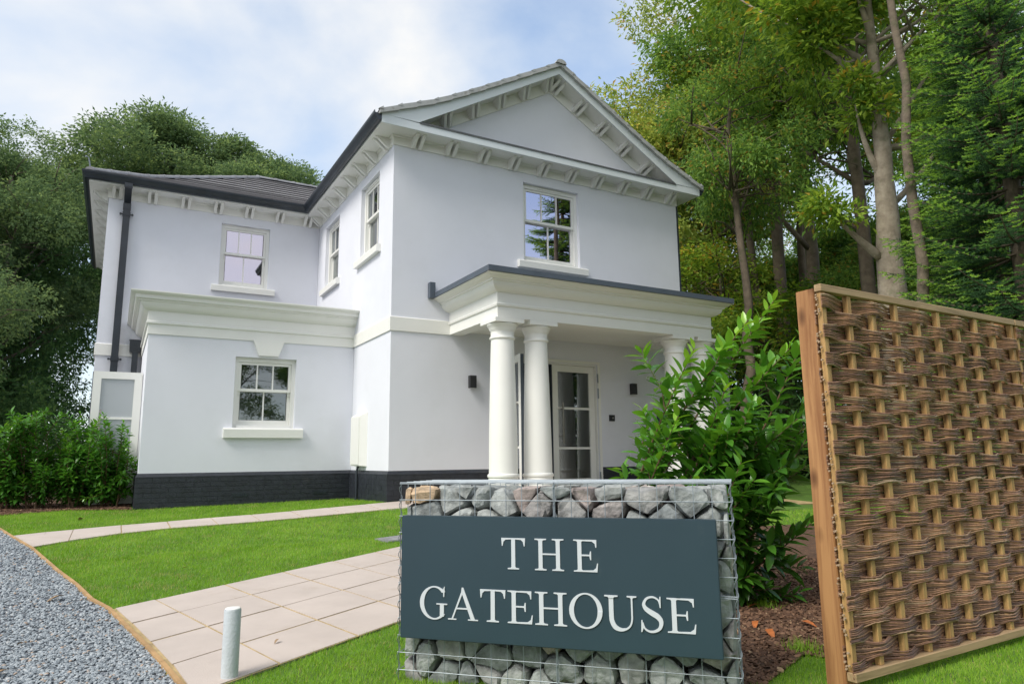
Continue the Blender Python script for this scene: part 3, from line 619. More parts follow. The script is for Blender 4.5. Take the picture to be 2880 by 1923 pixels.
for pth, sd in (([(1.93, 0), (0, 0), (0, D1), (-L1, D1), (-L1, DB)], 1), ([(WG+L1, D1), (WG, D1), (WG, 0), (3.96, 0)], 1)):
    mould('plinth_capping', pth, CAPP, 'brick_paint', side=sd)
for x in (-1.80, -.53):
    mb = MB().box(x-.115, x+.115, D1-.036, D1-.028, .83, .895)
    for k in range(8): mb.box(x-.10+k*.026, x-.09+k*.026, D1-.041, D1-.036, .838, .887)
    mb.obj('air_brick', 'black_plastic', house)
# ---- porch
EPX0, EPX1, EPY = .988, 5.11, -1.643
PE = [(-.22, ZB+.002), (0, ZB+.002), (0, 3.505), (.022, 3.513), (.028, 3.54), (.012, 3.552), (.006, 3.56), (.006, 3.71), (.03, 3.716), (.075, 3.735), (.115, 3.765), (.14, 3.80), (.146, 3.835), (.172, 3.842), (.178, 3.862), (.212, 3.872), (.235, 3.893), (.262, 3.905), (.28, 3.912), (.28, 3.921), (-.22, 3.921)]
mould('entablature', [(EPX0, -.001), (EPX0, EPY), (EPX1, EPY), (EPX1, -.001)], PE, 'cream', side=1 and -1)
MB().box(EPX0+.2, EPX1-.2, EPY+.2, -.001, ZB+.06, ZB+.09).obj('porch_ceiling', 'soffit', house)
MB().box(EPX0-.299, EPX1+.26, EPY-.31, -.002, 3.922, 4.0).box(.607, EPX0-.29, -.10, -.002, 3.912, 4.166).obj('porch_roof', 'porch_metal', house)
def column(x, y, zb):
    r0, r1 = .205, .166
    base = [(.0, zb), (.235, zb), (.235, zb+.10), (.21, zb+.105)] if False else []
    prof = [(.21, zb), (.212, 1.10), (.208, 1.112), (.222, 1.120), (.228, 1.140), (.222, 1.160), (.206, 1.168), (r0, 1.185)]
    for i in range(1, 13):
        t = i/12; prof.append((r0-(r0-r1)*t**1.5, 1.185+(3.06-1.185)*t))
    prof += [(.170, 3.065), (.185, 3.073), (.188, 3.085), (.184, 3.098), (.171, 3.105), (.168, 3.13), (.170, 3.175), (.176, 3.18), (.180, 3.195), (.188, 3.20), (.196, 3.225), (.212, 3.25), (.224, 3.262), (.228, 3.275), (.222, 3.288), (.20, 3.292)]
    c = MB().lathe([(0.0, zb)]+prof, (x, y)).obj('column', 'cream', house)
    MB().box(x-.235, x+.235, y-.235, y+.235, 3.291, 3.349).obj('abacus', 'cream', c)
for x in (1.185, 1.755, 4.475, 5.04): column(x, -1.415, .6)
mat('porch_floor_m', (.55, .47, .40), .8, var=.06, coords='World')
# doors
def door_leaf(u_hinge, ang, w_, z0, z1, flip=1, nm='door', handle=True, glassm='clear_glass', split=(1.545, 2.235)):
    """leaf along local +x from the hinge, thickness in y"""
    e = bpy.data.objects.new(nm, None)
    mb = MB(); s = .115; t = .058
    mb.box(0, s, 0, t, z0, z1); mb.box(w_-s, w_, 0, t, z0, z1); mb.box(s, w_-s, 0, t, z1-s, z1); mb.box(s, w_-s, 0, t, z0, z0+.16)
    for z in split: mb.box(s, w_-s, .006, t-.006, z-.019, z+.019)
    d = mb.obj(nm, 'upvc', house); d.location = u_hinge; d.rotation_euler = (0, 0, ang)
    zs = [z0+.16]+[z for z in split]+[z1-s]
    for i in range(3): MB().box(s, w_-s, .024, .034, zs[i]+(.019 if i else 0), zs[i+1]-(.019 if i < 2 else 0)).obj('pane', glassm, d)
    MB().box(w_+.0005, w_+.012, .004, t-.004, z0+.01, z1-.01).obj('door_edge', 'alu_edge', d)
    if handle:
        for sy in ((-1,)):
            y = -.07; hx_ = w_-.17
            MB().tube([(hx_, y, 1.33+.29), (hx_, y, 2.33)], .016, 10).tube([(hx_, y, 1.75), (hx_-0, 0, 1.75)], .010, 8).tube([(hx_, y, 2.22), (hx_, 0, 2.22)], .010, 8).obj('pull_handle', 'steel', d)
    return d
mb = MB().box(1.981, 2.02, .02, .14, .86, 3.019).box(3.885, 3.899, .02, .14, .86, 3.019).box(2.02, 3.885, .02, .14, 2.995, 3.019)
mb.box(3.905, 3.955, -.02, -.001, .86, 3.075).box(1.93, 1.978, -.02, -.001, .86, 3.075).box(1.978, 3.905, -.02, -.001, 3.025, 3.075)
mb.obj('door_frame', 'upvc', house)
# right-hand leaf: hinged on the right, mirrored so the handle is left
dr = door_leaf((3.882, .075, 0), math.pi-rad(-3), .925, .865, 2.99)
dr.scale = (1, -1, 1)
dl = door_leaf((2.02, .03, 0), rad(-104), .925, .865, 2.99)
MB().box(3.885, 3.905, -.035, -.021, 1.0, 1.13).box(3.885, 3.905, -.035, -.021, 2.70, 2.86).box(3.888, 3.908, -.035, -.021, 2.42, 2.60).obj('hinge', 'galv', house)
# porch step and floor
MB().box(1.0, 5.2, -1.75, -.035, .60, .80).obj('porch_step', 'porch_floor_m', house)
# side entrance leaf, opened outwards
ds = door_leaf((-L1-.01, 2.90, 0), math.pi-rad(1), .70, .74, 2.84, handle=False, glassm='frosted', split=(1.35, 2.09))
MB().box(.02, .45, -.05, -.001, 2.70, 2.775).tube([(.1, -.045, 2.79), (.35, -.045, 2.79)], .03, 10).obj('door_closer', 'galv', ds)
MB().tube([(.56, .13, 1.45), (.56, .13, 2.22)], .014, 8).tube([(.56, .13, 1.6), (.56, .05, 1.6)], .009, 8).tube([(.56, .13, 2.1), (.56, .05, 2.1)], .009, 8).obj('pull_handle', 'steel', ds)
# ---- fittings on the walls
def lamp(x, z, label):
    t = thing('wall_lamp', label, 'wall lamp', 'black wall lamps beside the entrance', (x, 0, z))
    MB().box(-.055, .055, -.10, -.02, -.10, .10).obj('lamp_body', 'dark', t); MB().box(-.035, .035, -.021, -.001, -.06, .06).obj('back_plate', 'dark', t); MB().box(-.04, .04, -.088, -.032, -.104, -.1005).obj('lens', 'glasstop', t)
lamp(1.372, 2.605, 'small black box wall lamp on the wall left of the paired columns'); lamp(4.68, 2.615, 'small black box wall lamp right of the entrance door, above the entry panel')
t = thing('entry_panel', 'small black square entry panel on the wall right of the glazed door', 'entry panel', None, (4.195, 0, 2.078))
MB().box(-.055, .055, -.03, -.001, -.055, .055).obj('panel_body', 'dark', t); MB().tube([(0.01, -.036, 0), (0.01, -.0305, 0)], .017, 12).obj('button', 'steel', t)
t = thing('wall_box', 'dark box on the porch wall half hidden behind the right columns', 'box', None, (5.385, 0, 2.035))
MB().box(-.13, .13, -.07, -.001, -.17, .17).obj('box_body', 'sign', t); MB().box(-.11, .11, -.078, -.0705, -.15, .15).obj('box_door', 'sign', t)
t = thing('dome_camera', 'small white dome camera on the wall beside the right columns', 'camera', None, (5.46, 0, 3.10))  # a dome camera fixed to the wall, not a lamp
MB().lathe([(0, -.05), (.045, -.045), (.068, -.02), (.07, .03), (.05, .05), (0, .05)], (0, -.10), 20).obj('dome', 'upvc', t); MB().box(-.03, .03, -.10, -.001, .02, .05).obj('arm', 'upvc', t)
t = thing('meter_box', 'white flared meter box on the side wall just above the black plinth', 'meter box', None, (0, 1.33, 1.70))
mb = MB(); fr_ = [(-.11, -.25), (-.11, .25), (0, .27), (0, -.27)]
mb.add([(-.11, -.235, -.41), (-.11, .25, -.41), (-.001, .27, -.42), (-.001, -.29, -.42), (-.11, -.235, .40), (-.11, .25, .40), (-.001, .27, .46), (-.001, -.29, .46)], [(0, 1, 2, 3), (4, 5, 6, 7), (0, 1, 5, 4), (1, 2, 6, 5), (2, 3, 7, 6), (3, 0, 4, 7)]); mb.obj('meter_body', 'cream', t)
MB().box(-.122, -.111, -.215, .23, -.39, .385).obj('meter_door', 'upvc', t); MB().tube([(-.035, .05, -.42), (-.06, .05, -.50), (-.06, .05, -.98)], .018, 8).obj('conduit', 'black_plastic', t)
# ------------------------------------------------------------------ stone gabion with the sign
GA = np.array([-2.368, -6.856]); GT = 1.253; GANG = -.8177; GW, GH, GD = 1.524, .9144, .381
gu = np.array([math.cos(GANG), math.sin(GANG)]); gn = np.array([gu[1], -gu[0]])   # gn towards the viewer
gab = thing('stone_gabion', 'galvanised wire gabion wall filled with grey and pink broken stones under the sign', 'gabion', None, (GA[0], GA[1], GT-GH), GANG)
# local frame: x along the front, y = away from the viewer is +y, z up
def wire_panel(mb, o, du, dv, nu, nv, pu=.0762, r=.0021, lipu=.0):
    o, du, dv = map(lambda q: np.array(q, float), (o, du, dv))
    for i in range(nu+1): mb.tube([o+du*pu*i, o+du*pu*i+dv*pu*nv], r, 5)
    nn = np.cross(du, dv)
    for j in range(nv+1): mb.tube([o+dv*pu*j-du*.006+nn*r*1.6, o+dv*pu*j+du*(pu*nu+.006)+nn*r*1.6], r, 5)
for bx_ in (0, 1):
    x0 = bx_*.762+(.003 if bx_ else -.0); 
    for lv in (0, 1):
        z0 = lv*.4572+(.004 if lv else -.004); mb = MB()
        wire_panel(mb, (x0, 0, z0), (1, 0, 0), (0, 0, 1), 10, 6); mb.obj('wire_panel', 'galv', gab)
        mb = MB(); wire_panel(mb, (x0, GD, z0), (1, 0, 0), (0, 0, 1), 10, 6); mb.obj('wire_panel', 'galv', gab)
        mb = MB(); wire_panel(mb, (x0+(.0 if not bx_ else .762), 0, z0), (0, 1, 0), (0, 0, 1), 5, 6); mb.obj('wire_panel', 'galv', gab)
    mb = MB(); wire_panel(mb, (x0, 0, GH+.006), (1, 0, 0), (0, 1, 0), 10, 5); mb.obj('wire_panel', 'galv', gab)
# spiral ties down the corners and the joint
for x in (-.002, .7635, GW+.004):
    mb = MB(); pts = [(x+.007*math.cos(t*2*math.pi*1.0), .007*math.sin(t*2*math.pi), t*.0762+.01) for t in np.linspace(0, 11.9, 110)]
    if x > 0 and x < 1: mb.tube([(x-.004, -.003, .0), (x-.004, -.003, GH)], .0024, 5)
    mb.tube(pts, .0017, 4); mb.obj('spiral_tie', 'galv', gab)
# stones: packed Voronoi cells, roughened
def rock(cell_seed, neigh, lo, hi, shrink):
    bm = bmesh.new(); bmesh.ops.create_cube(bm, size=1)
    for v in bm.verts: v.co = Vector([(lo[i]+hi[i])/2+v.co[i]*(hi[i]-lo[i]) for i in range(3)])
    s = Vector(cell_seed)
    for q in neigh:
        q = Vector(q); mid_ = (s+q)/2; no = (q-s).normalized(); r = bmesh.ops.bisect_plane(bm, geom=bm.verts[:]+bm.edges[:]+bm.faces[:], plane_co=mid_, plane_no=no, clear_outer=True)
        ed_ = [e for e in r['geom_cut'] if isinstance(e, bmesh.types.BMEdge)]
        if ed_: bmesh.ops.edgeloop_fill(bm, edges=ed_)
        if not bm.faces: return None
    c = Vector((0, 0, 0))
    for v in bm.verts: c += v.co
    c /= len(bm.verts)
    for v in bm.verts: v.co = c+(v.co-c)*shrink
    bmesh.ops.remove_doubles(bm, verts=bm.verts, dist=.012)
    bmesh.ops.triangulate(bm, faces=bm.faces)
    bmesh.ops.subdivide_edges(bm, edges=bm.edges, cuts=2, use_grid_fill=True, smooth=.0)
    ph = [random.uniform(0, 9) for _ in range(3)]
    for _ in range(2): bmesh.ops.smooth_vert(bm, verts=bm.verts, factor=.42, use_axis_x=True, use_axis_y=True, use_axis_z=True)
    for v in bm.verts:
        d_ = v.co-c; q_ = v.co*14+Vector(ph); n_ = mnoise.noise(q_)+.5*mnoise.noise(q_*2.6); rg = 1-abs(mnoise.noise(q_*1.7)); v.co = c+d_*(1+.20*n_+.10*(rg-.7)+random.uniform(-.012, .012))
        v.co.y = max(v.co.y, .006)
    bmesh.ops.recalc_face_normals(bm, faces=bm.faces); me = bpy.data.meshes.new('stone'); bm.to_mesh(me); bm.free()
    return me
seeds = []; tries = 0
while tries < 4000:
    tries += 1; p = np.array([random.uniform(-.03, GW+.03), random.choice((random.uniform(.04, .09), random.uniform(.18, .3))), random.uniform(0, GH)])
    ms_ = random.choice((.095, .125, .15))
    if all(np.linalg.norm((p-q)*(.85, .8, 1.2)) > max(ms_*.85, .09) for q in seeds): seeds.append(p)
S_ = np.array(seeds)
for i, s in enumerate(seeds):
    dd = np.linalg.norm(S_-s, axis=1); idx = np.argsort(dd)[1:16]
    me = rock(s, S_[idx], (.008, .008, 0), (GW-.008, GD-.008, GH-.012), random.uniform(.915, .975))
    if me is None or len(me.polygons) < 8: continue
    at = me.attributes.new('v', 'FLOAT', 'FACE'); val = float(np.clip(RNG.beta(1.1, 2.4), 0, .9)) if s[0] > .11 or s[2] < .80 else 1.0
    at.data.foreach_set('value', [val]*len(me.polygons)); me.polygons.foreach_set('use_smooth', [True]*len(me.polygons)); me.set_sharp_from_angle(angle=rad(28))
    o = link('stone', me, gab, 'rock'); c_ = Vector(s); R_ = Matrix.Rotation(random.uniform(-.09, .09), 4, 'X') @ Matrix.Rotation(random.uniform(-.07, .07), 4, 'Z') @ Matrix.Rotation(random.uniform(-.05, .05), 4, 'Y'); o.matrix_local = Matrix.Translation(c_+Vector((0, random.uniform(.0, .022), 0))) @ R_ @ Matrix.Translation(-c_)
# sign board
sign = thing('gatehouse_sign', 'dark slate blue metal sign with white letters reading THE GATEHOUSE', 'sign', None, (GA[0], GA[1], GT-GH), GANG)
sx0, sx1, sz0, sz1 = .034, 1.464, GH-.687, GH-.142; yf = -.06
bm = bmesh.new(); bmesh.ops.create_cube(bm, size=1)
for v in bm.verts: v.co = Vector(((sx0+sx1)/2+v.co.x*(sx1-sx0), (yf-.0065)/2+v.co.y*(-.0065-yf), (sz0+sz1)/2+v.co.z*(sz1-sz0)))
bmesh.ops.bevel(bm, geom=bm.edges[:], offset=.003, segments=2, affect='EDGES'); me = bpy.data.meshes.new('panel'); bm.to_mesh(me); bm.free(); link('panel', me, sign, 'sign')
def rect(x0, y0, x1, y1): return [(x0, y0), (x1, y0), (x1, y1), (x0, y1)]
TH, TN, SF = .145, .042, .034    # thick stem, thin stroke, serif height (cap height 1)
def serif(x, top, w_=TH, l_=.14, r_=.14):
    a, b = x-l_, x+w_+r_
    if top: return [(a, 1), (a, 1-SF), (x-.03, 1-SF-.012), (x, 1-SF-.045), (x+w_, 1-SF-.045), (x+w_+.03, 1-SF-.012), (b, 1-SF), (b, 1)]
    return [(a, 0), (b, 0), (b, SF), (x+w_+.03, SF+.012), (x+w_, SF+.045), (x, SF+.045), (x-.03, SF+.012), (a, SF)]
def ringp(cx, cy, rx, ry, t_side, t_top, a0, a1, n=28):
    o, i_ = [], []
    for k in range(n+1):
        a = rad(a0+(a1-a0)*k/n); o.append((cx+rx*math.cos(a), cy+ry*math.sin(a))); i_.append((cx+(rx-t_side)*math.cos(a-.0), cy+(ry-t_top)*math.sin(a)))
    return [[o[k], o[k+1], i_[k+1], i_[k]] for k in range(n)]
def thick_path(pts, ws):
    P = np.array(pts); T = np.gradient(P, axis=0); T /= np.linalg.norm(T, axis=1)[:, None]; N = np.stack([-T[:, 1], T[:, 0]], 1); a = P+N*np.array(ws)[:, None]/2; b = P-N*np.array(ws)[:, None]/2
    return [[tuple(a[i]), tuple(a[i+1]), tuple(b[i+1]), tuple(b[i])] for i in range(len(P)-1)]
def spline(ctrl, n=10):
    out = []; C_ = [ctrl[0]]+list(ctrl)+[ctrl[-1]]
    for i in range(1, len(C_)-2):
        p0, p1, p2, p3 = map(np.array, C_[i-1:i+3])
        for k in range(n): t = k/n; out.append(tuple(.5*((2*p1)+(-p0+p2)*t+(2*p0-5*p1+4*p2-p3)*t*t+(-p0+3*p1-3*p2+p3)*t**3)))
    out.append(tuple(ctrl[-1])); return out
def glyph(c):
    if c == 'T': w_ = .90; x = w_/2-TH/2; return w_, [rect(x, .04, x+TH, .97), serif(x, False), [(.0, 1.0), (.02, .74), (.05, .74), (.085, .88), (.16, 1-TN-.012), (x, 1-TN), (x, 1)], [(w_, 1.0), (w_-.02, .74), (w_-.05, .74), (w_-.085, .88), (w_-.16, 1-TN-.012), (x+TH, 1-TN), (x+TH, 1)], rect(x, .95, x+TH, 1)]
    if c == 'H': w_ = 1.08; a, b = .15, w_-.15-TH; return w_, [rect(a, .04, a+TH, .96), rect(b, .04, b+TH, .96), serif(a, 0), serif(a, 1), serif(b, 0), serif(b, 1), rect(a+TH, .49, b, .49+TN+.004)]
    if c == 'E':
        w_ = .86; a = .14; return w_, [rect(a, .04, a+TH, .96), serif(a, 0), serif(a, 1), [(a+TH, 1), (a+TH, 1-TN), (w_-.20, 1-TN-.01), (w_-.10, .88), (w_-.075, .76), (w_-.045, .76), (w_-.04, 1)], rect(a+TH, .49, w_-.27, .49+TN+.004), [(w_-.30, .52), (w_-.27, .64), (w_-.235, .64), (w_-.235, .37), (w_-.27, .37), (w_-.30, .49)], [(a+TH, 0), (a+TH, TN), (w_-.18, TN+.012), (w_-.07, .13), (w_-.035, .27), (w_, .27), (w_-.03, 0)]]
    if c == 'O': w_ = 1.08; return w_, ringp(w_/2, .5, w_/2, .53, TH+.01, TN, 0, 360, 56)
    if c == 'G':
        w_ = 1.0; R_ = ringp(.54, .5, .53, .53, TH+.01, TN, 42, 318, 40); a = w_-.10-TH
        return w_, R_+[rect(a, .08, a+TH, .45), [(a-.13, .45), (a+TH+.12, .45), (a+TH+.12, .485), (a-.13, .485)], [(a+.0, .08), (a+TH, .16), (a+TH, .13), (.93, .135)], [(.86, .99), (.88, .70), (.91, .70), (.925, 1.02), (.905, 1.02), (.875, .93)], [(.90, .84), (.94, .85), (.93, .90), (.89, .95)]]
    if c == 'A': w_ = 1.06; return w_, [[(.10, .02), (.155, .02), (.515, .86), (.50, .985)], [(.475, 1.02), (.53, 1.02), (.99-.04, .03), (.80, .03), (.455, .90)], [(.255, .335), (.275, .38), (.67, .38), (.69, .335)], rect(-.02, 0, .28, SF), rect(.70, 0, 1.06, SF)]
    if c == 'U':
        w_ = 1.06; pts = [(.21, .96), (.21, .40), (.235, .22), (.33, .07), (.50, .005), (.68, .035), (.80, .14), (.855, .30), (.862, .5), (.862, .96)]; sp = spline(pts, 8); n = len(sp); ws = [TH if k < n*.33 else TH-(TH-TN-.01)*min(1, (k-n*.33)/(n*.22)) for k in range(n)]
        return w_, thick_path(sp, ws)+[serif(.14, 1), serif(.842, 1, TN, .13, .13)]
    if c == 'S':
        w_ = .74; pts = [(.60, .80), (.54, .93), (.38, 1.0), (.20, .95), (.105, .80), (.16, .66), (.34, .54), (.52, .44), (.62, .30), (.58, .12), (.44, .02), (.27, .0), (.12, .08), (.055, .25)]; sp = spline(pts, 6); n = len(sp)
        ws = [TN+(TH*1.08-TN)*math.exp(-((k/n-.5)/.22)**2) for k in range(n)]
        return w_, thick_path(sp, ws)+[[(.60, 1.02), (.63, 1.02), (.625, .70), (.595, .70), (.57, .86)], [(.03, -.02), (.0, -.02), (.015, .32), (.045, .32), (.085, .12)]]
def letters(txt, xl, xr, zb, cap, track):
    ws = [glyph(c)[0] for c in txt]; tot = sum(ws)+track*(len(txt)-1); sc = (xr-xl)/(tot*cap); x = xl
    for c, w_ in zip(txt, ws):
        mb = MB()
        for k, poly in enumerate(glyph(c)[1]):
            y0 = yf-.0035-.00004*k
            mb.prism(poly, y0, yf+.0004, lambda a, b, d: (x+a*cap*sc, d, zb+b*cap))
        o = mb.obj('letter', 'letter', sign, sharp=None); o['label'] = 'white serif letter '+c
        x += (w_+track)*cap*sc
letters('THE', .530, .967, GH-.366, .134, .34); letters('GATEHOUSE', .133, 1.364, GH-.594, .137, .07)
# ------------------------------------------------------------------ bollard
bt = CAM+ray(655, 1710)*3.30
bo = thing('bollard', 'short round white painted post standing at the edge of the paving', 'post', None, (bt[0], bt[1], float(hz(bt[0], bt[1]))))
hb = bt[2]-float(hz(bt[0], bt[1])); MB().lathe([(.0, -.1), (.0385, -.1), (.0385, hb-.008), (.036, hb), (.0, hb+.0)], (0, 0), 28).obj('post_body', 'bollard', bo, sharp=40)
MB().lathe([(0, hb+.0005), (.0355, hb+.0005), (.032, hb+.004), (0, hb+.005)], (0, 0), 28).obj('post_cap', 'upvc', bo)
# ------------------------------------------------------------------ woven willow fence
FA = np.array([-.69, -8.02]); FTOP = 2.187; FANG = rad(1.5); FW, FH = 1.90, 1.80
def fence_panel(label, u0, first=True):
    c, s = math.cos(FANG), math.sin(FANG)
    f = thing('willow_fence_panel', label, 'fence', 'woven willow fence panels', (FA[0]+c*u0, FA[1]+s*u0, FTOP-FH), FANG)
    # local: x along, y away from viewer, z up; front plane of the rails at y=0
    def beam(nm, x0, x1, y0, y1, z0, z1, m):
        bm = bmesh.new(); bmesh.ops.create_cube(bm, size=1)
        for v in bm.verts: v.co = Vector(((x0+x1)/2+v.co.x*(x1-x0), (y0+y1)/2+v.co.y*(y1-y0), (z0+z1)/2+v.co.z*(z1-z0)))
        bmesh.ops.bevel(bm, geom=bm.edges[:], offset=.0025, segments=1, affect='EDGES'); me = bpy.data.meshes.new(nm); bm.to_mesh(me); bm.free(); return link(nm, me, f, m)
    beam('top_rail', .0, FW, -.002, .036, FH-.036, FH, 'rail_wood'); beam('bottom_rail', .0, FW, -.012, .034, -.004, .034, 'rail_wood')
    xs = [.026]+[.228+.2025*i for i in range(8)]+[FW-.026]
    for i, x in enumerate(xs): 
        o = beam('stake', x-.0165+random.uniform(-.002, .002), x+.0165, .006, .034, .034, FH-.037, 'batten_wood'); 
    rows = 25; pit = (FH-.06)/rows
    for r in range(rows):
        zc = FH-.052-pit*(r+.5); mb = MB(); phs = r % 2; nr_ = 9
        droop = [random.uniform(-.006, .006) for _ in xs]
        for k in range(nr_):
            pts = []; vz = (k-(nr_-1)/2)*.0078; kk = random.uniform(-.002, .002); rr = random.uniform(.0034, .0050)
            for i, x in enumerate(xs):
                side_ = 1 if (i+phs) % 2 == 0 else -1      # +1: in front of the stake
                yy = .020-side_*(.0175+rr)+random.uniform(-.0018, .0018)
                for dx in (-.035, -.018, 0, .018, .035) if 0 < i < len(xs)-1 else ((-.028, 0, .02) if i == 0 else (-.02, 0, .026)):
                    e = (1-(dx/.06)**2) if abs(dx) > .02 else 1
                    pts.append((x+dx, .020+(yy-.020)*(.55+.45*e if abs(dx) > .02 else 1), zc+vz*(.92 if side_ > 0 else 1.05)+droop[i]*(1-abs(dx)*6)+kk+random.uniform(-.0012, .0012)))
                if i < len(xs)-1:
                    nx_ = xs[i+1]; mx_ = (x+nx_)/2; pts.append((mx_, .020+random.uniform(-.003, .003), zc+vz*1.22+random.uniform(-.002, .002)+kk+(droop[i]+droop[i+1])/2-.002))
            mb.tube(pts, rr, 5, a=float(np.clip(RNG.beta(1.6, 1.8), .01, 1)), up=(0, 0, 1))
        mb.obj('willow_band', 'withy', f)
    # cut ends between post and panel
    mb = MB()
    for r in range(rows):
        for k in range(random.randint(2, 4)): z = FH-.05-pit*(r+random.random()); x = -.011; y = .022+random.uniform(-.010, .012); mb.tube([(-.002, y, z), (x, y, z)], random.uniform(.004, .0055), 6)
    mb.obj('withy_ends', 'withy_cut', f, kind='stuff')
    # fallen stake behind, post
    return f
def fence_post(u, label):
    c, s = math.cos(FANG), math.sin(FANG)
    p = thing('fence_post', label, 'post', 'square timber fence posts', (FA[0]+c*u-s*.04, FA[1]+s*u+c*.04, FTOP-FH-.1), FANG)
    bm = bmesh.new(); bmesh.ops.create_cube(bm, size=1)
    for v in bm.verts: v.co = Vector((.05+v.co.x*.1, .05+v.co.y*.1, (FH+.085)/2+v.co.z*(FH+.085)))
    bmesh.ops.bevel(bm, geom=bm.edges[:], offset=.003, segments=2, affect='EDGES'); me = bpy.data.meshes.new('post'); bm.to_mesh(me); bm.free(); link('post_shaft', me, p, 'post_wood')
fence_panel('woven willow fence panel with wooden frame at the right edge, beside the orange post', 0)
fence_post(-.0, 'square orange brown timber post at the free left end of the willow fence')
fence_panel('second willow fence panel, cut off by the right edge of the picture', FW+.012)
fence_post(FW-.045, 'timber post behind the joint of the two willow panels')
# ------------------------------------------------------------------ leaves
def leaf_template(L_=1., W_=.32, fold=.12, droop=.18, n=4):
    """blade along +y, unit length; returns verts, quads"""
    ys = np.linspace(0, 1, n+1); wv = W_/2*np.sin(np.pi*(ys**.85))**.8; wv[0] = .02; wv[-1] = .004; vs = []
    for y, q in zip(ys, wv): z = -droop*y*y; vs += [(-q, y, z+fold*q*2), (0, y, z), (q, y, z+fold*q*2)]
    fs = []
    for i in range(n): fs += [(3*i, 3*i+1, 3*i+4, 3*i+3), (3*i+1, 3*i+2, 3*i+5, 3*i+4)]
    return np.array(vs)*L_, np.array(fs)
LT, LF = leaf_template(n=5, W_=.37)
LTn, LFn = leaf_template(n=3, W_=.40, droop=.25)
def grow_bush(spec, seed, brl=.28, flip=False):
    """spec: list of stems (base, tip, bend); returns leaf base points, directions, sizes, tone (lighter towards the tips, scaled per stem) and stem paths"""
    r = np.random.default_rng(seed); pos, dr_, sz, vv, paths = [], [], [], [], []
    def stem(a, b, rad0, lv, leafs, bright):
        a, b = np.array(a, float), np.array(b, float); n = 9; d = b-a; ln = np.linalg.norm(d); side_ = np.cross(d, r.normal(size=3)); side_ /= np.linalg.norm(side_)+1e-9; t = np.linspace(0, 1, n)
        P = a+d*t[:, None]+side_*np.sin(np.pi*t)[:, None]*ln*.06; paths.append((P, np.linspace(rad0, rad0*.3, n), lv))
        k = int(ln*leafs)
        for i in range(k):
            tt = 1-(i/k)*.75; j = min(n-2, int(tt*(n-1))); f_ = tt*(n-1)-j; p = P[j]*(1-f_)+P[j+1]*f_; tn = P[j+1]-P[j]; tn /= np.linalg.norm(tn)
            a_ = i*2.4+r.uniform(-.4, .4); s1 = np.cross(tn, (.3, .2, 1)); s1 /= np.linalg.norm(s1)+1e-9; s2 = np.cross(tn, s1); rd = s1*math.cos(a_)+s2*math.sin(a_); el = .45+.75*tt**4 if tt > .6 else r.uniform(.1, .6)
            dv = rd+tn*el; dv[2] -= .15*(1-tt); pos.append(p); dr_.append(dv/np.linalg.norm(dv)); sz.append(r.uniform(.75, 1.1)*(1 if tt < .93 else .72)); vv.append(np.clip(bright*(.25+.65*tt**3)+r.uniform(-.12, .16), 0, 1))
        return P
    for (a, b, r0, leafs, bright, nb) in spec:
        P = stem(a, b, r0, 0, leafs, bright); ln = np.linalg.norm(np.array(b)-np.array(a))
        for q in range(nb):
            t = r.uniform(.12, .85); p = P[int(t*8)]; th = r.uniform(0, 2*math.pi); e = np.array([math.cos(th), math.sin(th), r.uniform(.9, 2.2)]); e = e if not flip or e[:2]@_R[:2] > -.25 else e*np.array([-1, -1, 1]); e /= np.linalg.norm(e)
            Q = stem(p, p+e*ln*brl*r.uniform(.8, 1.6)*(1.15-t*.6), r0*.55, 1, leafs*1.15, bright*.92)
            if r.random() < .5:
                p2 = Q[5]; e2 = e+r.normal(size=3)*.5; e2 /= np.linalg.norm(e2); stem(p2, p2+e2*ln*.17, r0*.35, 2, leafs*1.2, bright*.85)
    return np.array(pos), np.array(dr_), np.array(sz), np.array(vv), paths
def make_bush(nm, label, cat, spec, seed, leaf, matn, single=0, group=None, tpl=(LT, LF), stem_m='stem', brl=.28):
    base = spec[0][0]; t = thing(nm, label, cat, group, base); b0 = np.array(base)
    pos, d, sz, vv, paths = grow_bush(spec, seed, brl, brl < .2); N = len(pos); r = np.random.default_rng(seed+5)
    M = frames(d, r.uniform(-.6, .6, N), sz*leaf); P = pos-b0
    dist = np.linalg.norm(pos-CAM, axis=1); order = np.argsort(dist-vv*1.2)
    one = order[:single]; rest_ = order[single:]
    if single:
        var_m = []
        for k in range(10):
            me = npmesh('leaf', tpl[0], tpl[1], np.full(len(tpl[1]), (k+.5)/10), True); me.materials.append(MATS[matn]); var_m.append(me)
        for i in one:
            o = link('leaf', var_m[min(9, int(vv[i]*10))], t); o.matrix_local = Matrix([[*M[i][0], P[i][0]], [*M[i][1], P[i][1]], [*M[i][2], P[i][2]], [0, 0, 0, 1]])
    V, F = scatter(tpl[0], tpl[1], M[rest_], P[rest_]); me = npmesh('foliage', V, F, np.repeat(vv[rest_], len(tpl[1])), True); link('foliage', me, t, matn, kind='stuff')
    mb = MB(); mg = MB()
    for (Q, rr, lv) in paths:
        (mb if lv < 2 else mg).tube(Q-b0, rr, 6)
    mb.obj('stem', stem_m, t)
    if mg.n: mg.obj('twig', 'stem_green', t, kind='stuff')
    return t
def gz(x, y): return float(hz(x, y))
def pt(px, py, k):  # point k metres along that pixel's direction (disp 2349 pixels)
    return CAM+ray(px/.8156, py/.8156)*k
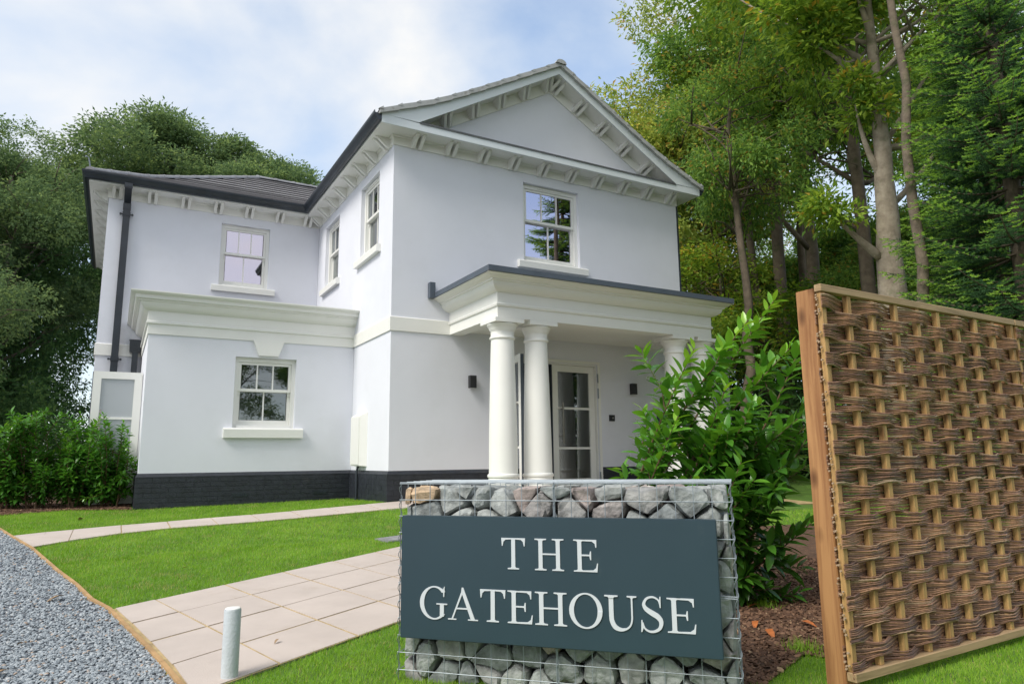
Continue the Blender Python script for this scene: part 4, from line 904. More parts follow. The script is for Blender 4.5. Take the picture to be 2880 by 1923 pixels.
# right laurel: stems rising from the bark bed to where their tips stand
spec = []
def st(bx, by, tip, r0=.010, leafs=34, br=1., nb=3): spec.append(((bx, by, gz(bx, by)-.02), tuple(tip), r0, leafs, br, nb))
b1 = pt(1690, 1330, 4.4); b2 = pt(1780, 1340, 4.6)
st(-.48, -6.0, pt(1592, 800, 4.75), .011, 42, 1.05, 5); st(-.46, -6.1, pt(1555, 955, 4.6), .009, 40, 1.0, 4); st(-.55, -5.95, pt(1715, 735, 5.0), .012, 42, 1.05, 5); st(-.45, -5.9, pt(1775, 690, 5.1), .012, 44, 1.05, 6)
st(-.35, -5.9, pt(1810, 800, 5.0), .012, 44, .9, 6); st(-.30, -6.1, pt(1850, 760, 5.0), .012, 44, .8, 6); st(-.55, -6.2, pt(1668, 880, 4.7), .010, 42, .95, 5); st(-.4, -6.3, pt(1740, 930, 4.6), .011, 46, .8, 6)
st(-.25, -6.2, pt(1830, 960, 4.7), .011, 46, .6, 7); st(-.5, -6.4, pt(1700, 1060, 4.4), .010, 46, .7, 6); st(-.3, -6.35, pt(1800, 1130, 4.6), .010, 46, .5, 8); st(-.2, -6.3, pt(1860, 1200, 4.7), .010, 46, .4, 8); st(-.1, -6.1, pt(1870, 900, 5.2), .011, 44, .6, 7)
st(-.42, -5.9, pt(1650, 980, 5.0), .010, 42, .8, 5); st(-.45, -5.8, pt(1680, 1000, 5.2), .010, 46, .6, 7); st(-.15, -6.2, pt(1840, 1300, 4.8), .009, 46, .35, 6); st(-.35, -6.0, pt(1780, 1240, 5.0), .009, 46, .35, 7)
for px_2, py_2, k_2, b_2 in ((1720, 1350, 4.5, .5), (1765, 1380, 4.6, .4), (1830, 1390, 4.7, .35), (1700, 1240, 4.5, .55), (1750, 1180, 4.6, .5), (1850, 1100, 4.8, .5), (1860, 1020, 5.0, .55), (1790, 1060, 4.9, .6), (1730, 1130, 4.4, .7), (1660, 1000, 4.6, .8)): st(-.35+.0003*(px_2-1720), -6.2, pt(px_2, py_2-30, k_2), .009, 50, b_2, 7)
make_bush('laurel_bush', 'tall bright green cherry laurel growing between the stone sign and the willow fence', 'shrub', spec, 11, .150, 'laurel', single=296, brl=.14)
# left laurel hedge
rh = np.random.default_rng(3)
hed = [(-3.62, 2.55), (-4.05, 2.62), (-4.55, 2.75), (-5.0, 2.9), (-5.5, 3.15), (-6.1, 3.5)]
names_ = ['dark green laurel shrub touching the black plinth corner of the house', 'laurel shrub in front of the frosted side door, second from the plinth', 'laurel shrub in the bark bed, third from the house corner', 'laurel shrub in the bark bed, fourth from the house corner', 'laurel shrub by the gravel, fifth from the house corner', 'laurel shrub at the far left end of the hedge row']
for (bx, by), lb in zip(hed, names_):
    spec = []
    for k in range(9):
        th = rh.uniform(0, 6.28); rr = rh.uniform(.1, .42); bx2, by2 = bx+rh.normal()*.06, by+rh.normal()*.06
        spec.append(((bx2, by2, gz(bx, by)-.02), (bx+rr*math.cos(th), by+rr*math.sin(th), gz(bx, by)+rh.uniform(.85, 1.5)), .010, 46, rh.uniform(.45, 1.0), 6))
    for k in range(8):
        th = rh.uniform(0, 6.28); rr = rh.uniform(.15, .48); spec.append(((bx+rh.normal()*.1, by+rh.normal()*.1, gz(bx, by)-.02), (bx+rr*math.cos(th), by+rr*math.sin(th), gz(bx, by)+rh.uniform(.25, .7)), .008, 56, rh.uniform(.3, .7), 5))
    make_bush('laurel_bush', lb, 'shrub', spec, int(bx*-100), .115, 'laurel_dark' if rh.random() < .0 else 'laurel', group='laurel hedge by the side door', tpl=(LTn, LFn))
# ------------------------------------------------------------------ trees
def crown_mesh(seed, n_cl, per, leaf, rx, rz, lobes, hollow=.45, droop=.35, tf=1.0):
    r = np.random.default_rng(seed); lob = []
    for i in range(lobes):
        th = r.uniform(0, 6.28); ph = math.asin(r.uniform(-.8, 1.0)); q = r.uniform(.55, .86) if i > lobes*.25 else r.uniform(.1, .5); lob.append((np.array([math.cos(th)*math.cos(ph)*rx*q, math.sin(th)*math.cos(ph)*rx*q, math.sin(ph)*rz*q*.95]), r.uniform(.17, .31)))
    C_ = []
    while len(C_) < n_cl:
        c, s = lob[r.integers(lobes)]; d = r.normal(size=3); d /= np.linalg.norm(d); q = (hollow+(1-hollow)*r.random()**.5)
        p = c+d*q*s*np.array([rx, rx, rz*.62]); C_.append(p)
    C_ = np.array(C_); out_ = C_/np.array([rx, rx, rz]); od = out_/(np.linalg.norm(out_, axis=1)[:, None]+1e-6)
    val = np.clip(.48+r.normal(size=n_cl)*.26, 0, 1)
    # clusters: leaves around a drooping twig
    P = np.repeat(C_, per, 0); O = np.repeat(od, per, 0); v = np.clip(np.repeat(val, per)+r.normal(size=len(P))*.13, 0, 1); rare = r.random(len(P)) < .012; v[rare] = 1
    D = r.normal(size=P.shape)*.75+O*.55; D[:, 2] -= droop; D /= np.linalg.norm(D, axis=1)[:, None]; P = P+D*r.uniform(.02, leaf*1.5, len(P))[:, None]+r.normal(size=P.shape)*leaf*.55
    M = frames(D, r.uniform(-1.2, 1.2, len(P)), leaf*r.uniform(.7, 1.25, len(P)))
    tv = np.array([(0, 0, 0), (.20, .45, .05), (0, 1, -.12), (-.20, .45, .05)]); tfc = np.array([(0, 1, 2), (0, 2, 3)])
    V, F = scatter(tv, tfc, M, P); return npmesh('crown', V, F, np.repeat(v, 2)), lob
def trunk_mb(H, r0, seed, lob, cz, lean=(0, 0), fork=0, branch_r=.32, sides=10, flare=1.6, kink=.05, path=None):
    r = np.random.default_rng(seed); n = 14; t = np.linspace(0, 1, n); w1, w2 = np.cumsum(r.normal(size=n))*kink, np.cumsum(r.normal(size=n))*kink
    P = np.stack([lean[0]*t*H+w1, lean[1]*t*H+w2, t*H-.15], 1); rad_ = r0*(1-.80*t)**(1.5 if path is not None else .8); rad_[0] *= flare; rad_[1] *= 1.05
    if path is not None:
        P = np.stack([np.interp(t, np.linspace(0, 1, len(path)), path[:, k]) for k in range(3)], 1); P = P+r.normal(size=P.shape)*.012; H = P[-1][2]
    tr = MB().tube(P, rad_, sides); br = MB()
    for c, s in lob[::2]:
        tgt = c+np.array([P[-1][0]*.6, P[-1][1]*.6, cz]); k = int(np.clip((tgt[2]-abs(np.linalg.norm(tgt[:2]))*1.0)/H*n, 4, n-2)); a = P[k]; mid_ = (a+tgt)/2+np.array([0, 0, -.3])+r.normal(size=3)*.25
        u = np.linspace(0, 1, 7)[:, None]; Q = (1-u)**2*a+2*u*(1-u)*mid_+u*u*tgt; br.tube(Q, np.linspace(rad_[k]*.5, .012, 7), 6)
        for q in range(4):
            j = r.integers(2, 6); e = r.normal(size=3); e[2] = abs(e[2])*.6; e /= np.linalg.norm(e); br.tube([Q[j], Q[j]+e*.6+(0, 0, .1), Q[j]+e*r.uniform(1., 1.7)], [.028, .016, .006], 4)
    return tr, br
KINDS_ = {}
def kind(nm, *a, **k): KINDS_[nm] = crown_mesh(*a, **k)
kind('A', 21, 2300, 12, .13, 3.0, 4.6, 40, hollow=.35); kind('B', 22, 7600, 14, .125, 3.2, 3.8, 52, droop=.3); kind('A2', 27, 5200, 13, .115, 3.0, 4.6, 48, hollow=.3, droop=.5); kind('B2', 28, 3600, 12, .10, 3.2, 3.8, 44, droop=.5); kind('C', 23, 1250, 11, .135, 3.0, 4.6, 30, hollow=.2, droop=.6); kind('D', 24, 1500, 9, .13, 2.2, 3.4, 22, hollow=.2)
def tree(nm, label, k, x, y, cz, sc, leafm, H=None, r0=.17, lean=(0, 0), seed=1, barkm='bark_dark', group=None, rot=None, flare=1.5, kink=.03, crown=True, path=None, off=(0, 0)):
    g = gz(x, y); t = thing(nm, label, 'tree', group, (x, y, g)); me, lob = KINDS_[k]; sx, sz_ = sc; Ht = H or (cz-g+2)
    ox, oy = off
    rot = seed*1.7 if rot is None else rot; cr_, sr_ = math.cos(rot), math.sin(rot)
    lob2 = [(np.array([(c[0]*cr_-c[1]*sr_)*sx, (c[0]*sr_+c[1]*cr_)*sx, c[2]*sz_]), s) for c, s in lob]
    tr, br = trunk_mb(Ht, r0, seed, [(c+np.array([ox, oy, 0]), q) for c, q in lob2], cz-g, lean, flare=flare, kink=kink, path=None if path is None else np.array(path)-np.array([x, y, g])); tr.obj('trunk', barkm, t, sharp=None); br.obj('branches', barkm, t, sharp=None)
    if crown:
        o = bpy.data.objects.new('crown', me); COL.objects.link(o); o.parent = t
        if not me.materials: me.materials.append(MATS['leaf_mid'])
        o.material_slots[0].link = 'OBJECT'; o.material_slots[0].material = MATS[leafm]; o.location = (lean[0]*Ht*.7+ox, lean[1]*Ht*.7+oy, cz-g); o.rotation_euler = (0, 0, rot); o.scale = (sx, sx, sz_)
    return t
GL, GR = 'woodland trees behind the left wing', 'woodland trees right of the house'
tree('chestnut_tree', 'broad dark green tree with rounded crown seen above the wing roof', 'B', -2.4, 20.5, 12.3, (1.45, 1.1), 'leaf_hazy', seed=3, r0=.3, group=GL)
tree('chestnut_tree', 'dark green tree above the hip ridge, directly left of the gable', 'B', 1.3, 19.0, 10.7, (1.3, 1.05), 'leaf_hazy', seed=4, r0=.3, group=GL)
tree('chestnut_tree', 'tall tree with dark crown at the far left edge of the picture', 'A2', -9.6, 17.0, 9.6, (1.25, .95), 'leaf_hazy', seed=5, r0=.25, group=GL)
tree('chestnut_tree', 'lighter green tree leaning over the left corner of the wing roof', 'A2', -6.9, 14.0, 7.9, (1.05, .85), 'leaf_hazy', seed=6, r0=.2, group=GL)
tree('chestnut_tree', 'low dark tree beside the left wall, foliage reaching the hedge', 'B2', -8.0, 9.8, 3.9, (.95, .85), 'leaf_hazy', seed=7, r0=.16, group=GL)
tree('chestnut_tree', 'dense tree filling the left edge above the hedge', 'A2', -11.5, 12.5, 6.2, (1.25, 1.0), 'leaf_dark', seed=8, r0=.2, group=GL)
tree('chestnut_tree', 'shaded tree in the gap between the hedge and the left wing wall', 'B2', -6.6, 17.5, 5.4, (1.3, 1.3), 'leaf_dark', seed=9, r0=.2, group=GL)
tree('chestnut_tree', 'distant dark tree between the two rounded crowns behind the wing', 'A2', -6.2, 23.5, 11.2, (1.35, .95), 'leaf_hazy', seed=10, r0=.25, group=GL)
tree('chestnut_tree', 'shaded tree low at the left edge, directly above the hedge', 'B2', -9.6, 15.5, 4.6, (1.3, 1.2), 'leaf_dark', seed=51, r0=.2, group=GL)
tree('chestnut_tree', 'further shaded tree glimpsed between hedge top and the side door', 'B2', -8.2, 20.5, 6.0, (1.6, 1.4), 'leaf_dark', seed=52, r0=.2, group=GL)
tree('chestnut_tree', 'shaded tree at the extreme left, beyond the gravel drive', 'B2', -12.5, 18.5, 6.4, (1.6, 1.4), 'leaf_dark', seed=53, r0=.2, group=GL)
# right side
def at(px, py, k): p = pt(px, py, k); return p[0], p[1]
x, y = at(2055, 690, 12.0); MX, MY = x, y
tree('beech_tree', 'large pale barked tree with thick straight trunk rising behind the willow fence', 'C', x, y, 11.2, (1.25, 1.1), 'leaf_bright', H=15, r0=.27, seed=12, barkm='bark', group=GR, flare=1.35, off=(.9, 1.1), path=[(x, y, gz(x, y)-.2)]+[tuple(pt(a, b, 12.0)) for a, b in ((2050, 700), (2040, 590), (2034, 470), (2024, 360), (2012, 250), (2002, 130), (1992, 0), (1986, -160), (1990, -380))])
x, y = at(1992, 640, 15.5); tree('woodland_tree', 'slim dark trunk standing immediately left of the large pale tree', 'C', x, y, 11.0, (1.1, 1.0), 'leaf_mid', H=15, r0=.19, seed=13, group=GR, lean=(-.015, 0))
x, y = at(1868, 640, 19); tree('woodland_tree', 'straight dark trunk midway between the house corner and the pale tree', 'C', x, y, 11.8, (1.2, 1.05), 'leaf_mid', H=16, r0=.22, seed=14, group=GR)
x, y = at(1850, 600, 20.5); tree('woodland_tree', 'thin twin trunk close behind the straight dark one', 'D', x, y, 12.2, (1.3, 1.1), 'leaf_mid', H=15, r0=.15, seed=15, group=GR)
x, y = at(1700, 800, 14.5); tree('woodland_tree', 'slender trunk beside the right end of the porch roof', 'D', x, y, 8.0, (.85, .9), 'leaf_mid', H=8.5, r0=.13, seed=16, group=GR, lean=(-.0, 0), off=(.5, .3), kink=.06)
x, y = at(1745, 700, 20); tree('woodland_tree', 'narrow tree behind the laurel, right of the porch', 'C', x, y, 10.6, (1.0, 1.0), 'leaf_bright', H=13, r0=.16, seed=17, group=GR)
x, y = at(1480, 250, 23); tree('woodland_tree', 'yellowish green tree showing over the right roof slope', 'A', x, y, 9.8, (1.35, 1.12), 'leaf_yellow', r0=.22, seed=18, group=GR)
x, y = at(1610, 200, 22); tree('woodland_tree', 'tall yellow green tree behind the gable right corner', 'A', x, y, 12.0, (1.1, 1.15), 'leaf_yellow', r0=.22, seed=19, group=GR)
x, y = at(1740, 100, 21); tree('woodland_tree', 'high yellow tinted crown meeting the top edge of the picture', 'A', x, y, 14.6, (1.25, 1.1), 'leaf_mid', r0=.22, seed=20, group=GR)
x, y = at(1600, 500, 25); tree('woodland_tree', 'dark green tree just past the right wall of the gable', 'A', x, y, 7.2, (1.0, .9), 'leaf_mid', r0=.2, seed=21, group=GR)
x, y = at(2130, 690, 10.2); tree('woodland_tree', 'thin leaning stem right of the large pale trunk', 'D', x, y, 10.6, (.9, .8), 'leaf_bright', H=12, r0=.095, seed=22, group=GR, lean=(-.018, .01), kink=.06)
x, y = at(2010, 300, 24); tree('woodland_tree', 'background tree high up behind the large pale trunk', 'D', x, y, 13.0, (1.7, 1.3), 'leaf_mid', r0=.2, seed=23, group=GR)
x, y = at(2200, 300, 22); tree('woodland_tree', 'background tree between the pale trunk and the fir', 'C', x, y, 11.0, (1.2, 1.1), 'leaf_mid', r0=.2, seed=24, group=GR)
x, y = at(1800, 620, 27); tree('woodland_tree', 'far shaded tree low behind the straight dark trunk', 'A', x, y, 7.2, (1.4, 1.0), 'leaf_mid', r0=.2, seed=25, group=GR)
x, y = at(1960, 640, 26); tree('woodland_tree', 'far shaded tree low behind the slim dark trunk', 'B', x, y, 7.0, (1.4, 1.0), 'leaf_mid', r0=.2, seed=26, group=GR)
x, y = at(1650, 700, 19); tree('woodland_tree', 'low bushy tree behind the right flat roofed block', 'D', x, y, 5.0, (1.3, .9), 'leaf_bright', r0=.09, seed=27, group=GR)
x, y = at(2120, 560, 17); tree('woodland_tree', 'leafy understorey tree right behind the pale trunk', 'B', x, y, 4.8, (.9, .85), 'leaf_mid', r0=.1, seed=28, group=GR)
# heavy limbs of the large pale tree
g0 = gz(MX, MY)
def limb(px0, py0, px1, py1, px2, py2, k, r0, r1):
    p = [pt(px0, py0, k), pt(px1, py1, k), pt(px2, py2, k)]; u = np.linspace(0, 1, 9)[:, None]; Q = (1-u)**2*p[0]+2*u*(1-u)*(p[1]*2-(p[0]+p[2])/2)+u*u*p[2]; return Q, np.linspace(r0, r1, 9)
limb_ends = []; mt = [o for o in bpy.data.objects if o.name.startswith('beech_tree')][0]
for q in ((2020, 590, 1960, 540, 1895, 480, 12, .085, .012), (2032, 420, 1985, 330, 1960, 220, 12, .075, .012), (2015, 230, 1940, 150, 1860, 100, 12.1, .085, .012), (2010, 160, 1930, 110, 1820, 50, 12.2, .075, .012), (2008, 130, 1990, 60, 1955, -40, 12, .07, .03), (2045, 470, 2110, 400, 2175, 300, 12.3, .06, .02), (2030, 330, 2085, 240, 2150, 130, 12.2, .05, .02)):
    Q, rr = limb(*q); limb_ends += [Q[-1], Q[6]]; MB().tube(Q-np.array([MX, MY, g0]), rr, 8).obj('limb', 'bark', mt, sharp=None)
sprig_me, _l = crown_mesh(61, 60, 9, .13, .50, .45, 5, hollow=.1)
sprig_me.materials.append(MATS['leaf_bright'])
for k, q in enumerate(limb_ends):
    if k % 2 and k > 9: continue
    o = link('leaf_cluster', sprig_me, mt, kind='stuff'); o.location = q-np.array([MX, MY, g0]); o.rotation_euler = (0, 0, k*1.3); o.scale = (.95+.05*k, .95+.05*k, 1.0)
# firs at the right edge
def fir(x, y, H, R, seed, label):
    r = np.random.default_rng(seed); g = gz(x, y); t = thing('fir_tree', label, 'tree', 'fir trees at the right edge', (x, y, g))
    MB().tube([(0, 0, -.1), (0, 0, H*.5), (0, 0, H)], [.16, .1, .02], 10).obj('trunk', 'bark_dark', t, sharp=None)
    br = MB(); TP, TD, TV, TS_ = [], [], [], []
    z = .5
    while z < H-.3:
        n = 8; Rz = R*(1-(z/H))**.55*(1 if z > 1 else .8)
        for k in range(n):
            th = r.uniform(0, 6.28); ln = Rz*r.uniform(.75, 1.12); d = np.array([math.cos(th), math.sin(th), 0]); u = np.linspace(0, 1, 8)[:, None]; P = d*ln*u+np.array([0, 0, 1])*(z-.28*ln*u+.30*ln*u**2.4)
            br.tube(P, np.linspace(.022, .004, 8), 4); sd = np.array([-d[1], d[0], 0])
            for i in np.arange(.22, 1.02, .055 if ln > 1 else .09):
                j = min(6, int(i*7)); f_ = i*7-j; p = P[j]*(1-f_)+P[min(7, j+1)]*f_
                for s in (-1, 1):
                    tl = ln*.34*(1.1-i)+.12; dd = sd*s*r.uniform(.6, 1)+d*.75+np.array([0, 0, r.uniform(-.35, .05)]); dd /= np.linalg.norm(dd)
                    for m_ in range(max(1, int(tl/.10))): TP.append(p+dd*m_*.10); TD.append(dd+r.normal(size=3)*.10); TV.append((.25+.45*i)*r.uniform(.6, 1.1)+(.5 if m_ == max(1, int(tl/.10))-1 else 0)); TS_.append(r.uniform(.85, 1.15))
                if i > .95: TP.append(p); TD.append(d+np.array([0, 0, .1])); TV.append(.9); TS_.append(1)
        z += .155
    # sprig template: needles about a short shoot
    rr = np.random.default_rng(2); vs, fs = [], []
    for k in range(20):
        a = rr.uniform(0, 6.28); y0 = rr.uniform(0, .12); dv = np.array([math.cos(a)*.75, .6, math.sin(a)*.55+.2]); dv = dv/np.linalg.norm(dv)*.034; w_ = np.cross(dv, rr.normal(size=3)); w_ = w_/np.linalg.norm(w_)*.0062
        b = len(vs); vs += [np.array([0, y0, 0])-w_, np.array([0, y0, 0])+w_, np.array([0, y0, 0])+dv]; fs.append((b, b+1, b+2))
    vs += [np.array([-.006, 0, 0]), np.array([.006, 0, 0]), np.array([0, .13, 0])]; fs.append((len(vs)-3, len(vs)-2, len(vs)-1))
    TP, TD, TV = np.array(TP), np.array(TD), np.clip(np.array(TV), 0, 1); M = frames(TD, r.uniform(-.5, .5, len(TP)), np.array(TS_)); V, F = scatter(np.array(vs), np.array(fs), M, TP)
    br.obj('branches', 'bark_dark', t, sharp=None); link('needles', npmesh('needles', V, F, np.repeat(TV, len(fs))), t, 'needle', kind='stuff'); return len(F), t
x, y = at(2345, 600, 9.6); nf, ft = fir(x, y, 9.5, 2.0, 31, 'dense green fir with pale shoot tips at the right edge above the fence')
x, y = at(2260, 300, 13.5)
f2 = copy_tree(ft); f2.location = (x, y, gz(x, y)); f2.rotation_euler = (0, 0, 2); f2.scale = (1.15, 1.15, 1.3); f2['label'] = 'second fir standing further back, left of the nearest fir'
# undergrowth: low leaf mass below the trees
def undergrowth(regions, seed, n, leaf, nm, matn):
    r = np.random.default_rng(seed); Ps = []
    for (x0, y0, rx, ry, h) in regions:
        k = int(n*rx*ry*h); p = r.normal(size=(k, 3)); p /= np.linalg.norm(p, axis=1)[:, None]; p *= (.55+.45*r.random(k)**.5)[:, None]; p[:, 2] = abs(p[:, 2]); lump = 1+.25*np.sin(p[:, 0]*5+x0)+.2*np.sin(p[:, 1]*7+y0)
        q = np.stack([x0+p[:, 0]*rx, y0+p[:, 1]*ry, hz(x0+p[:, 0]*rx, y0+p[:, 1]*ry)+p[:, 2]*h*lump], 1); Ps.append(q)
    P = np.repeat(np.concatenate(Ps), 7, 0); P += r.normal(size=P.shape)*.13; D = r.normal(size=P.shape); D[:, 2] -= .2; M = frames(D, r.uniform(-1.5, 1.5, len(P)), leaf*r.uniform(.7, 1.3, len(P)))
    tv = np.array([(0, 0, 0), (.22, .45, .05), (0, 1, -.12), (-.22, .45, .05)]); V, F = scatter(tv, np.array([(0, 1, 2), (0, 2, 3)]), M, P)
    v = np.repeat(np.clip(np.repeat(r.random(len(P)//7), 7)*.8+r.normal(size=len(P))*.1, 0, 1), 2); link(nm, npmesh(nm, V, F, v), None, matn, kind='stuff', label='low dark undergrowth under the trees')
undergrowth([(-8.5, 7.5, 2.2, 1.5, 1.8), (-6.0, 12, 2, 2, 2.2), (-10.5, 9.5, 2.5, 2, 2.6), (12, 7, 2.2, 2.5, 3.2), (-11.5, 14, 3, 2.5, 4.2), (-7.2, 10.2, 1.8, 1.3, 3.2), (-6.4, 15, 2.2, 1.5, 4.0), (10.6, 1.0, 1.2, 1.6, 2.2), (13.5, 3.5, 2.5, 2.5, 3.2), (16, 0, 2.5, 2.5, 3.5), (9.5, -2.2, 1.8, 1.2, 2.1), (18, -4, 3, 3, 3.6), (12.5, -5, 2, 1.5, 2.6), (7.5, -5.2, 1.3, 1.0, 1.7), (15, 7, 3, 2, 3.5)], 5, 95, .15, 'undergrowth', 'leaf_dark')
# woodland edge behind the viewer, seen in the window reflections
for k, (x, y, c, s_) in enumerate(((-10, -27, 6, 1.3), (-4, -29, 6.2, 1.35), (2, -28, 6, 1.3), (8, -27, 6.3, 1.3), (-16, -24, 6, 1.3), (13, -24, 6.5, 1.3))):
    tree('woodland_tree', ['tree across the drive, far left of those mirrored in the low window', 'tree across the drive, second from the left in the reflection', 'tree across the drive, middle of the row behind the viewer', 'tree across the drive, right of the middle behind the viewer', 'tree across the drive at the gravel end of the row', 'tree across the drive nearest the fence line'][k], 'B2', x, y, c+.4, (s_*1.2, 1.25), 'leaf_mid', seed=40+k, r0=.2, group='woodland edge across the drive')
# ------------------------------------------------------------------ turf, gravel, bark
def scatter_pts(n_per_m2, box_, keep, r):
    x0, x1, y0, y1 = box_; n = int((x1-x0)*(y1-y0)*n_per_m2); X = r.uniform(x0, x1, n); Y = r.uniform(y0, y1, n); k = keep(X, Y); return X[k], Y[k]
notlawn = [GRAVEL, PATH1, PATH2, MULCH_L, MULCH_R]+HOUSE
def inview(X, Y, mar=.25):
    V = np.stack([X, Y, hz(X, Y)], 1)-CAM; z = V@_F; u = (V@_R)/z; v = (V@_U)/z; return (z > .3) & (abs(u) < .734+mar) & (v > -.49-mar)
def lawn_ok(X, Y):
    k = inview(X, Y); k &= ~((abs(X+.88) < .2) & (abs(Y+2.78) < .16))
    for p in notlawn: k &= ~inpoly(X, Y, p)
    return k
r = np.random.default_rng(77); XS, YS, SS = [], [], []
for dens, bx4, sc in ((15000, (-3.6, 1.6, -8.6, -5.3), .85), (8500, (-4.7, 1.5, -5.6, -2.6), .95), (5200, (-5.6, 1.2, -2.7, 2.4), 1.1), (2500, (1.2, 7, -9, -3), 1.3)):
    X, Y = scatter_pts(dens, bx4, lawn_ok, r); XS.append(X); YS.append(Y); SS.append(np.full(len(X), sc))
# overhang tufts at the path edges come from jitter
X, Y, S2 = map(np.concatenate, (XS, YS, SS)); n = len(X)
X = X+r.normal(size=n)*.012; Y = Y+r.normal(size=n)*.012
az = r.uniform(0, 6.28, n); tilt = abs(r.normal(size=n))*.55; D = np.stack([np.cos(az)*np.sin(tilt), np.sin(az)*np.sin(tilt), np.cos(tilt)], 1)
patch = np.clip(.5+.35*np.sin(X*1.9+np.sin(Y*1.3)*2)*np.sin(Y*2.3+np.cos(X*1.7)*1.5)+.30*np.sin(X*7.3+2*np.sin(Y*3.1))*np.sin(Y*6.1+1.5*np.cos(X*4.7))+.15*np.sin(X*19+Y*7)*np.sin(Y*17-X*5), 0, 1)
hgt = (.017+.018*r.random(n))*S2*(1+.15*patch); M = frames(D, r.uniform(0, 3.1, n), 1., up=(.01, 1, .02)); M[:, :, 1] *= hgt[:, None]; M[:, :, 0] *= (.0016*S2*r.uniform(.8, 1.4, n))[:, None]; M[:, :, 2] *= hgt[:, None]
V, F = scatter(np.array([(-1, 0, 0), (1, 0, 0), (0, 1, .25)]), np.array([(0, 1, 2)]), M, np.stack([X, Y, hz(X, Y)+.005], 1))
v = np.clip(.18+.50*patch+r.normal(size=n)*.18, 0, .9); dry = r.random(n) < .05+.25*(patch < .10); v[dry] = 1
print('grass', n); link('lawn', npmesh('lawn', V, F, v), None, 'grassblade', kind='stuff', label='short mown green lawn')
ico = bmesh.new(); bmesh.ops.create_icosphere(ico, subdivisions=1, radius=1); iv = np.array([v.co[:] for v in ico.verts]); ifc = np.array([[v.index for v in f.verts] for f in ico.faces]); ico.free()
def pebbles(nm, keepf, zones, size, matn, flat, lab, lift=.004, ang=.25):
    Xs, Ys, Ss = [], [], []
    for dens, bx4, s in zones:
        X, Y = scatter_pts(dens, bx4, keepf, r); Xs.append(X); Ys.append(Y); Ss.append(np.full(len(X), s))
    X, Y, S2 = map(np.concatenate, (Xs, Ys, Ss)); n = len(X); D = r.normal(size=(n, 3)); D[:, 2] *= .35; M = frames(D, r.uniform(-.6, .6, n)); sz = size*S2*r.uniform(.55, 1.35, n)
    M[:, :, 0] *= (sz*r.uniform(.6, 1., n))[:, None]; M[:, :, 1] *= (sz*1.15)[:, None]; M[:, :, 2] *= (sz*flat*r.uniform(.7, 1.2, n))[:, None]
    tv = iv*(1+np.random.default_rng(1).uniform(-ang, ang, (len(iv), 1))); V, F = scatter(tv, ifc, M, np.stack([X, Y, hz(X, Y)+.012+lift+r.random(n)*.006], 1)); vv = np.clip(r.normal(size=n)*.2+.48, 0, .92); vv[r.random(n) < .03] = 1
    print(nm, n); link(nm, npmesh(nm, V, F, np.repeat(vv, len(ifc))), None, matn, kind='stuff', label=lab)
pebbles('gravel', lambda X, Y: inview(X, Y) & inpoly(X, Y, GRAVEL), ((6500, (-4.4, -2.9, -8.6, -5.2), 1), (3600, (-5.2, -3.4, -5.2, -3.0), 1.1), (1700, (-7, -3.9, -3.0, 1.2), 1.35)), .0085, 'stone_chip', .55, 'blue grey crushed stone gravel of the drive')
MR2 = lambda X, Y: inview(X, Y) & inpoly(X, Y, MULCH_R)
pebbles('bark_chips', lambda X, Y: MR2(X, Y) | (inview(X, Y) & inpoly(X, Y, MULCH_L)), ((2600, (-1.5, 2.0, -8, -4.5), 1), (1300, (-6, -3.3, 1.8, 3.4), 1.2)), .014, 'mulch_chip', .28, 'brown bark chippings spread in the planting beds')
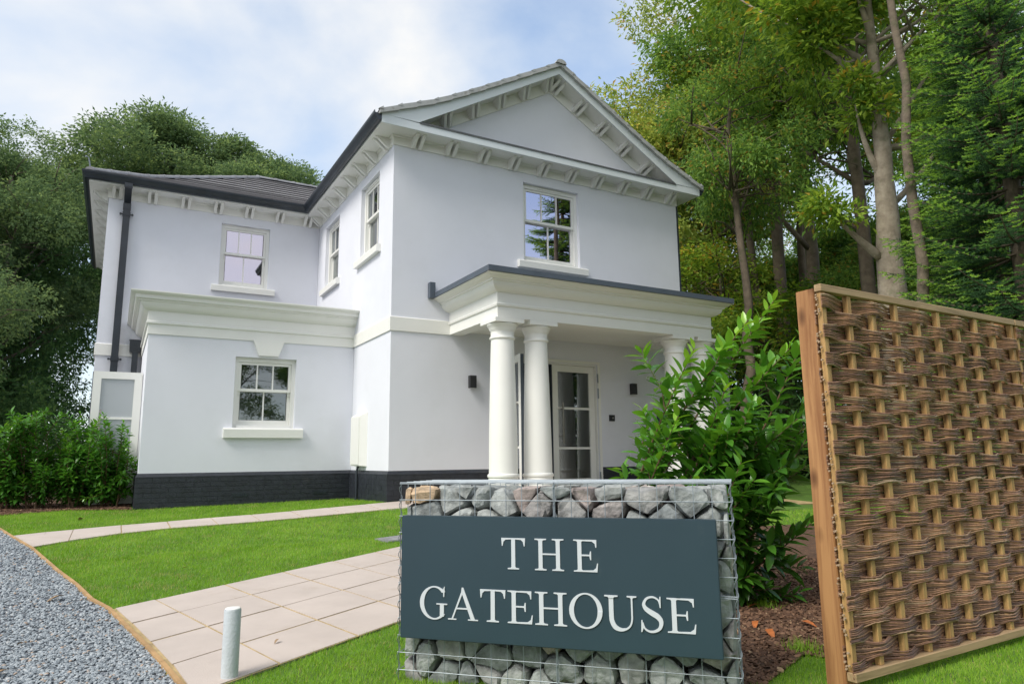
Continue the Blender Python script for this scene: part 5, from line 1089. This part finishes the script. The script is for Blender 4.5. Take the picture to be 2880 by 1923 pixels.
# tufts in the bark by the fence
r = np.random.default_rng(5)
def tuft(x, y, n, h, label):
    X = x+r.normal(size=n)*.05; Y = y+r.normal(size=n)*.05; az = r.uniform(0, 6.28, n); tl = abs(r.normal(size=n))*.4; D = np.stack([np.cos(az)*np.sin(tl), np.sin(az)*np.sin(tl), np.cos(tl)], 1); M = frames(D, r.uniform(0, 3, n), 1., up=(.01, 1, .02)); hh = h*r.uniform(.5, 1.1, n); M[:, :, 1] *= hh[:, None]; M[:, :, 0] *= .0022; M[:, :, 2] *= hh[:, None]
    V, F = scatter(np.array([(-1, 0, 0), (1, 0, 0), (0, 1, .3)]), np.array([(0, 1, 2)]), M, np.stack([X-x, Y-y, np.full(n, .012)], 1)); o = link('grass_tuft', npmesh('grass_tuft', V, F, r.uniform(.2, .85, n)), None, 'grassblade', label=label, category='grass tuft', group='grass tufts in the bark bed'); o.location = (x, y, gz(x, y))
for (px, py), lb in zip(((1850, 1500), (1745, 1395)), ('grass tuft in the bark chips at the foot of the fence post', 'small grass tuft in the bark chips right of the gabion')):
    p = G(px/.8156, py/.8156); tuft(p[0], p[1], 170, .075, lb)
# fallen leaves
def fleaf(px, py, m, label, s, rz, group):
    p = G(px/.8156, py/.8156); me = npmesh('fallen_leaf', LTn*np.array([1, 1, 1.6])*s, LFn, None, True); o = link('fallen_leaf', me, None, m, label=label, category='leaf', group=group); o.location = (p[0], p[1], p[2]+.03+s*.12); o.rotation_euler = (.1, .15, rz)
for i, (px, py, s, rz, lb) in enumerate(((1735, 1440, .10, 2.2, 'orange fallen leaf on the bark nearest the gabion'), (1760, 1460, .11, 2.6, 'orange fallen leaf overlapping bark, midway to the post'), (1745, 1400, .09, 1.0, 'small orange leaf under the laurel'), (1790, 1395, .09, .4, 'orange leaf deep in the laurel shade'), (1840, 1440, .09, 3.4, 'orange leaf near the foot of the fence post'), (1765, 1370, .10, 5, 'rust orange leaf among the laurel stems'), (1715, 1360, .09, 4, 'rust orange leaf beside the gabion wire'))):
    fleaf(px, py, 'orange_leaf', lb, s, rz, 'orange fallen leaves on the right bark bed')
for px, py, s, rz, lb in ((1130, 1168, .07, 2.2, 'tiny tan leaf on the far lawn strip beside the path'), (60, 1490, .07, .8, 'small tan leaf on the gravel, left of the paving corner'), (640, 1480, .05, 2.4, 'small leaf scrap lying on the paving slabs'), (430, 1310, .05, 1.1, 'small brown leaf on the middle lawn near its left end'), (190, 1197, .16, .3, 'pale dry leaf on the strip of lawn below the hedge'), (600, 1241, .05, 1, 'small brown leaf on the middle lawn'), (147, 1380, .12, 2, 'brown leaf lying against the timber edging'), (180, 1600, .09, 1, 'brown leaf on the gravel near the bottom edge'), (20, 1555, .09, 2, 'brown leaf on the gravel at the left edge')):
    if py < 1560: fleaf(px, py, 'dry_leaf', lb, s, rz, 'dry leaves on the ground')
p = G(1040*2/2, 1500)
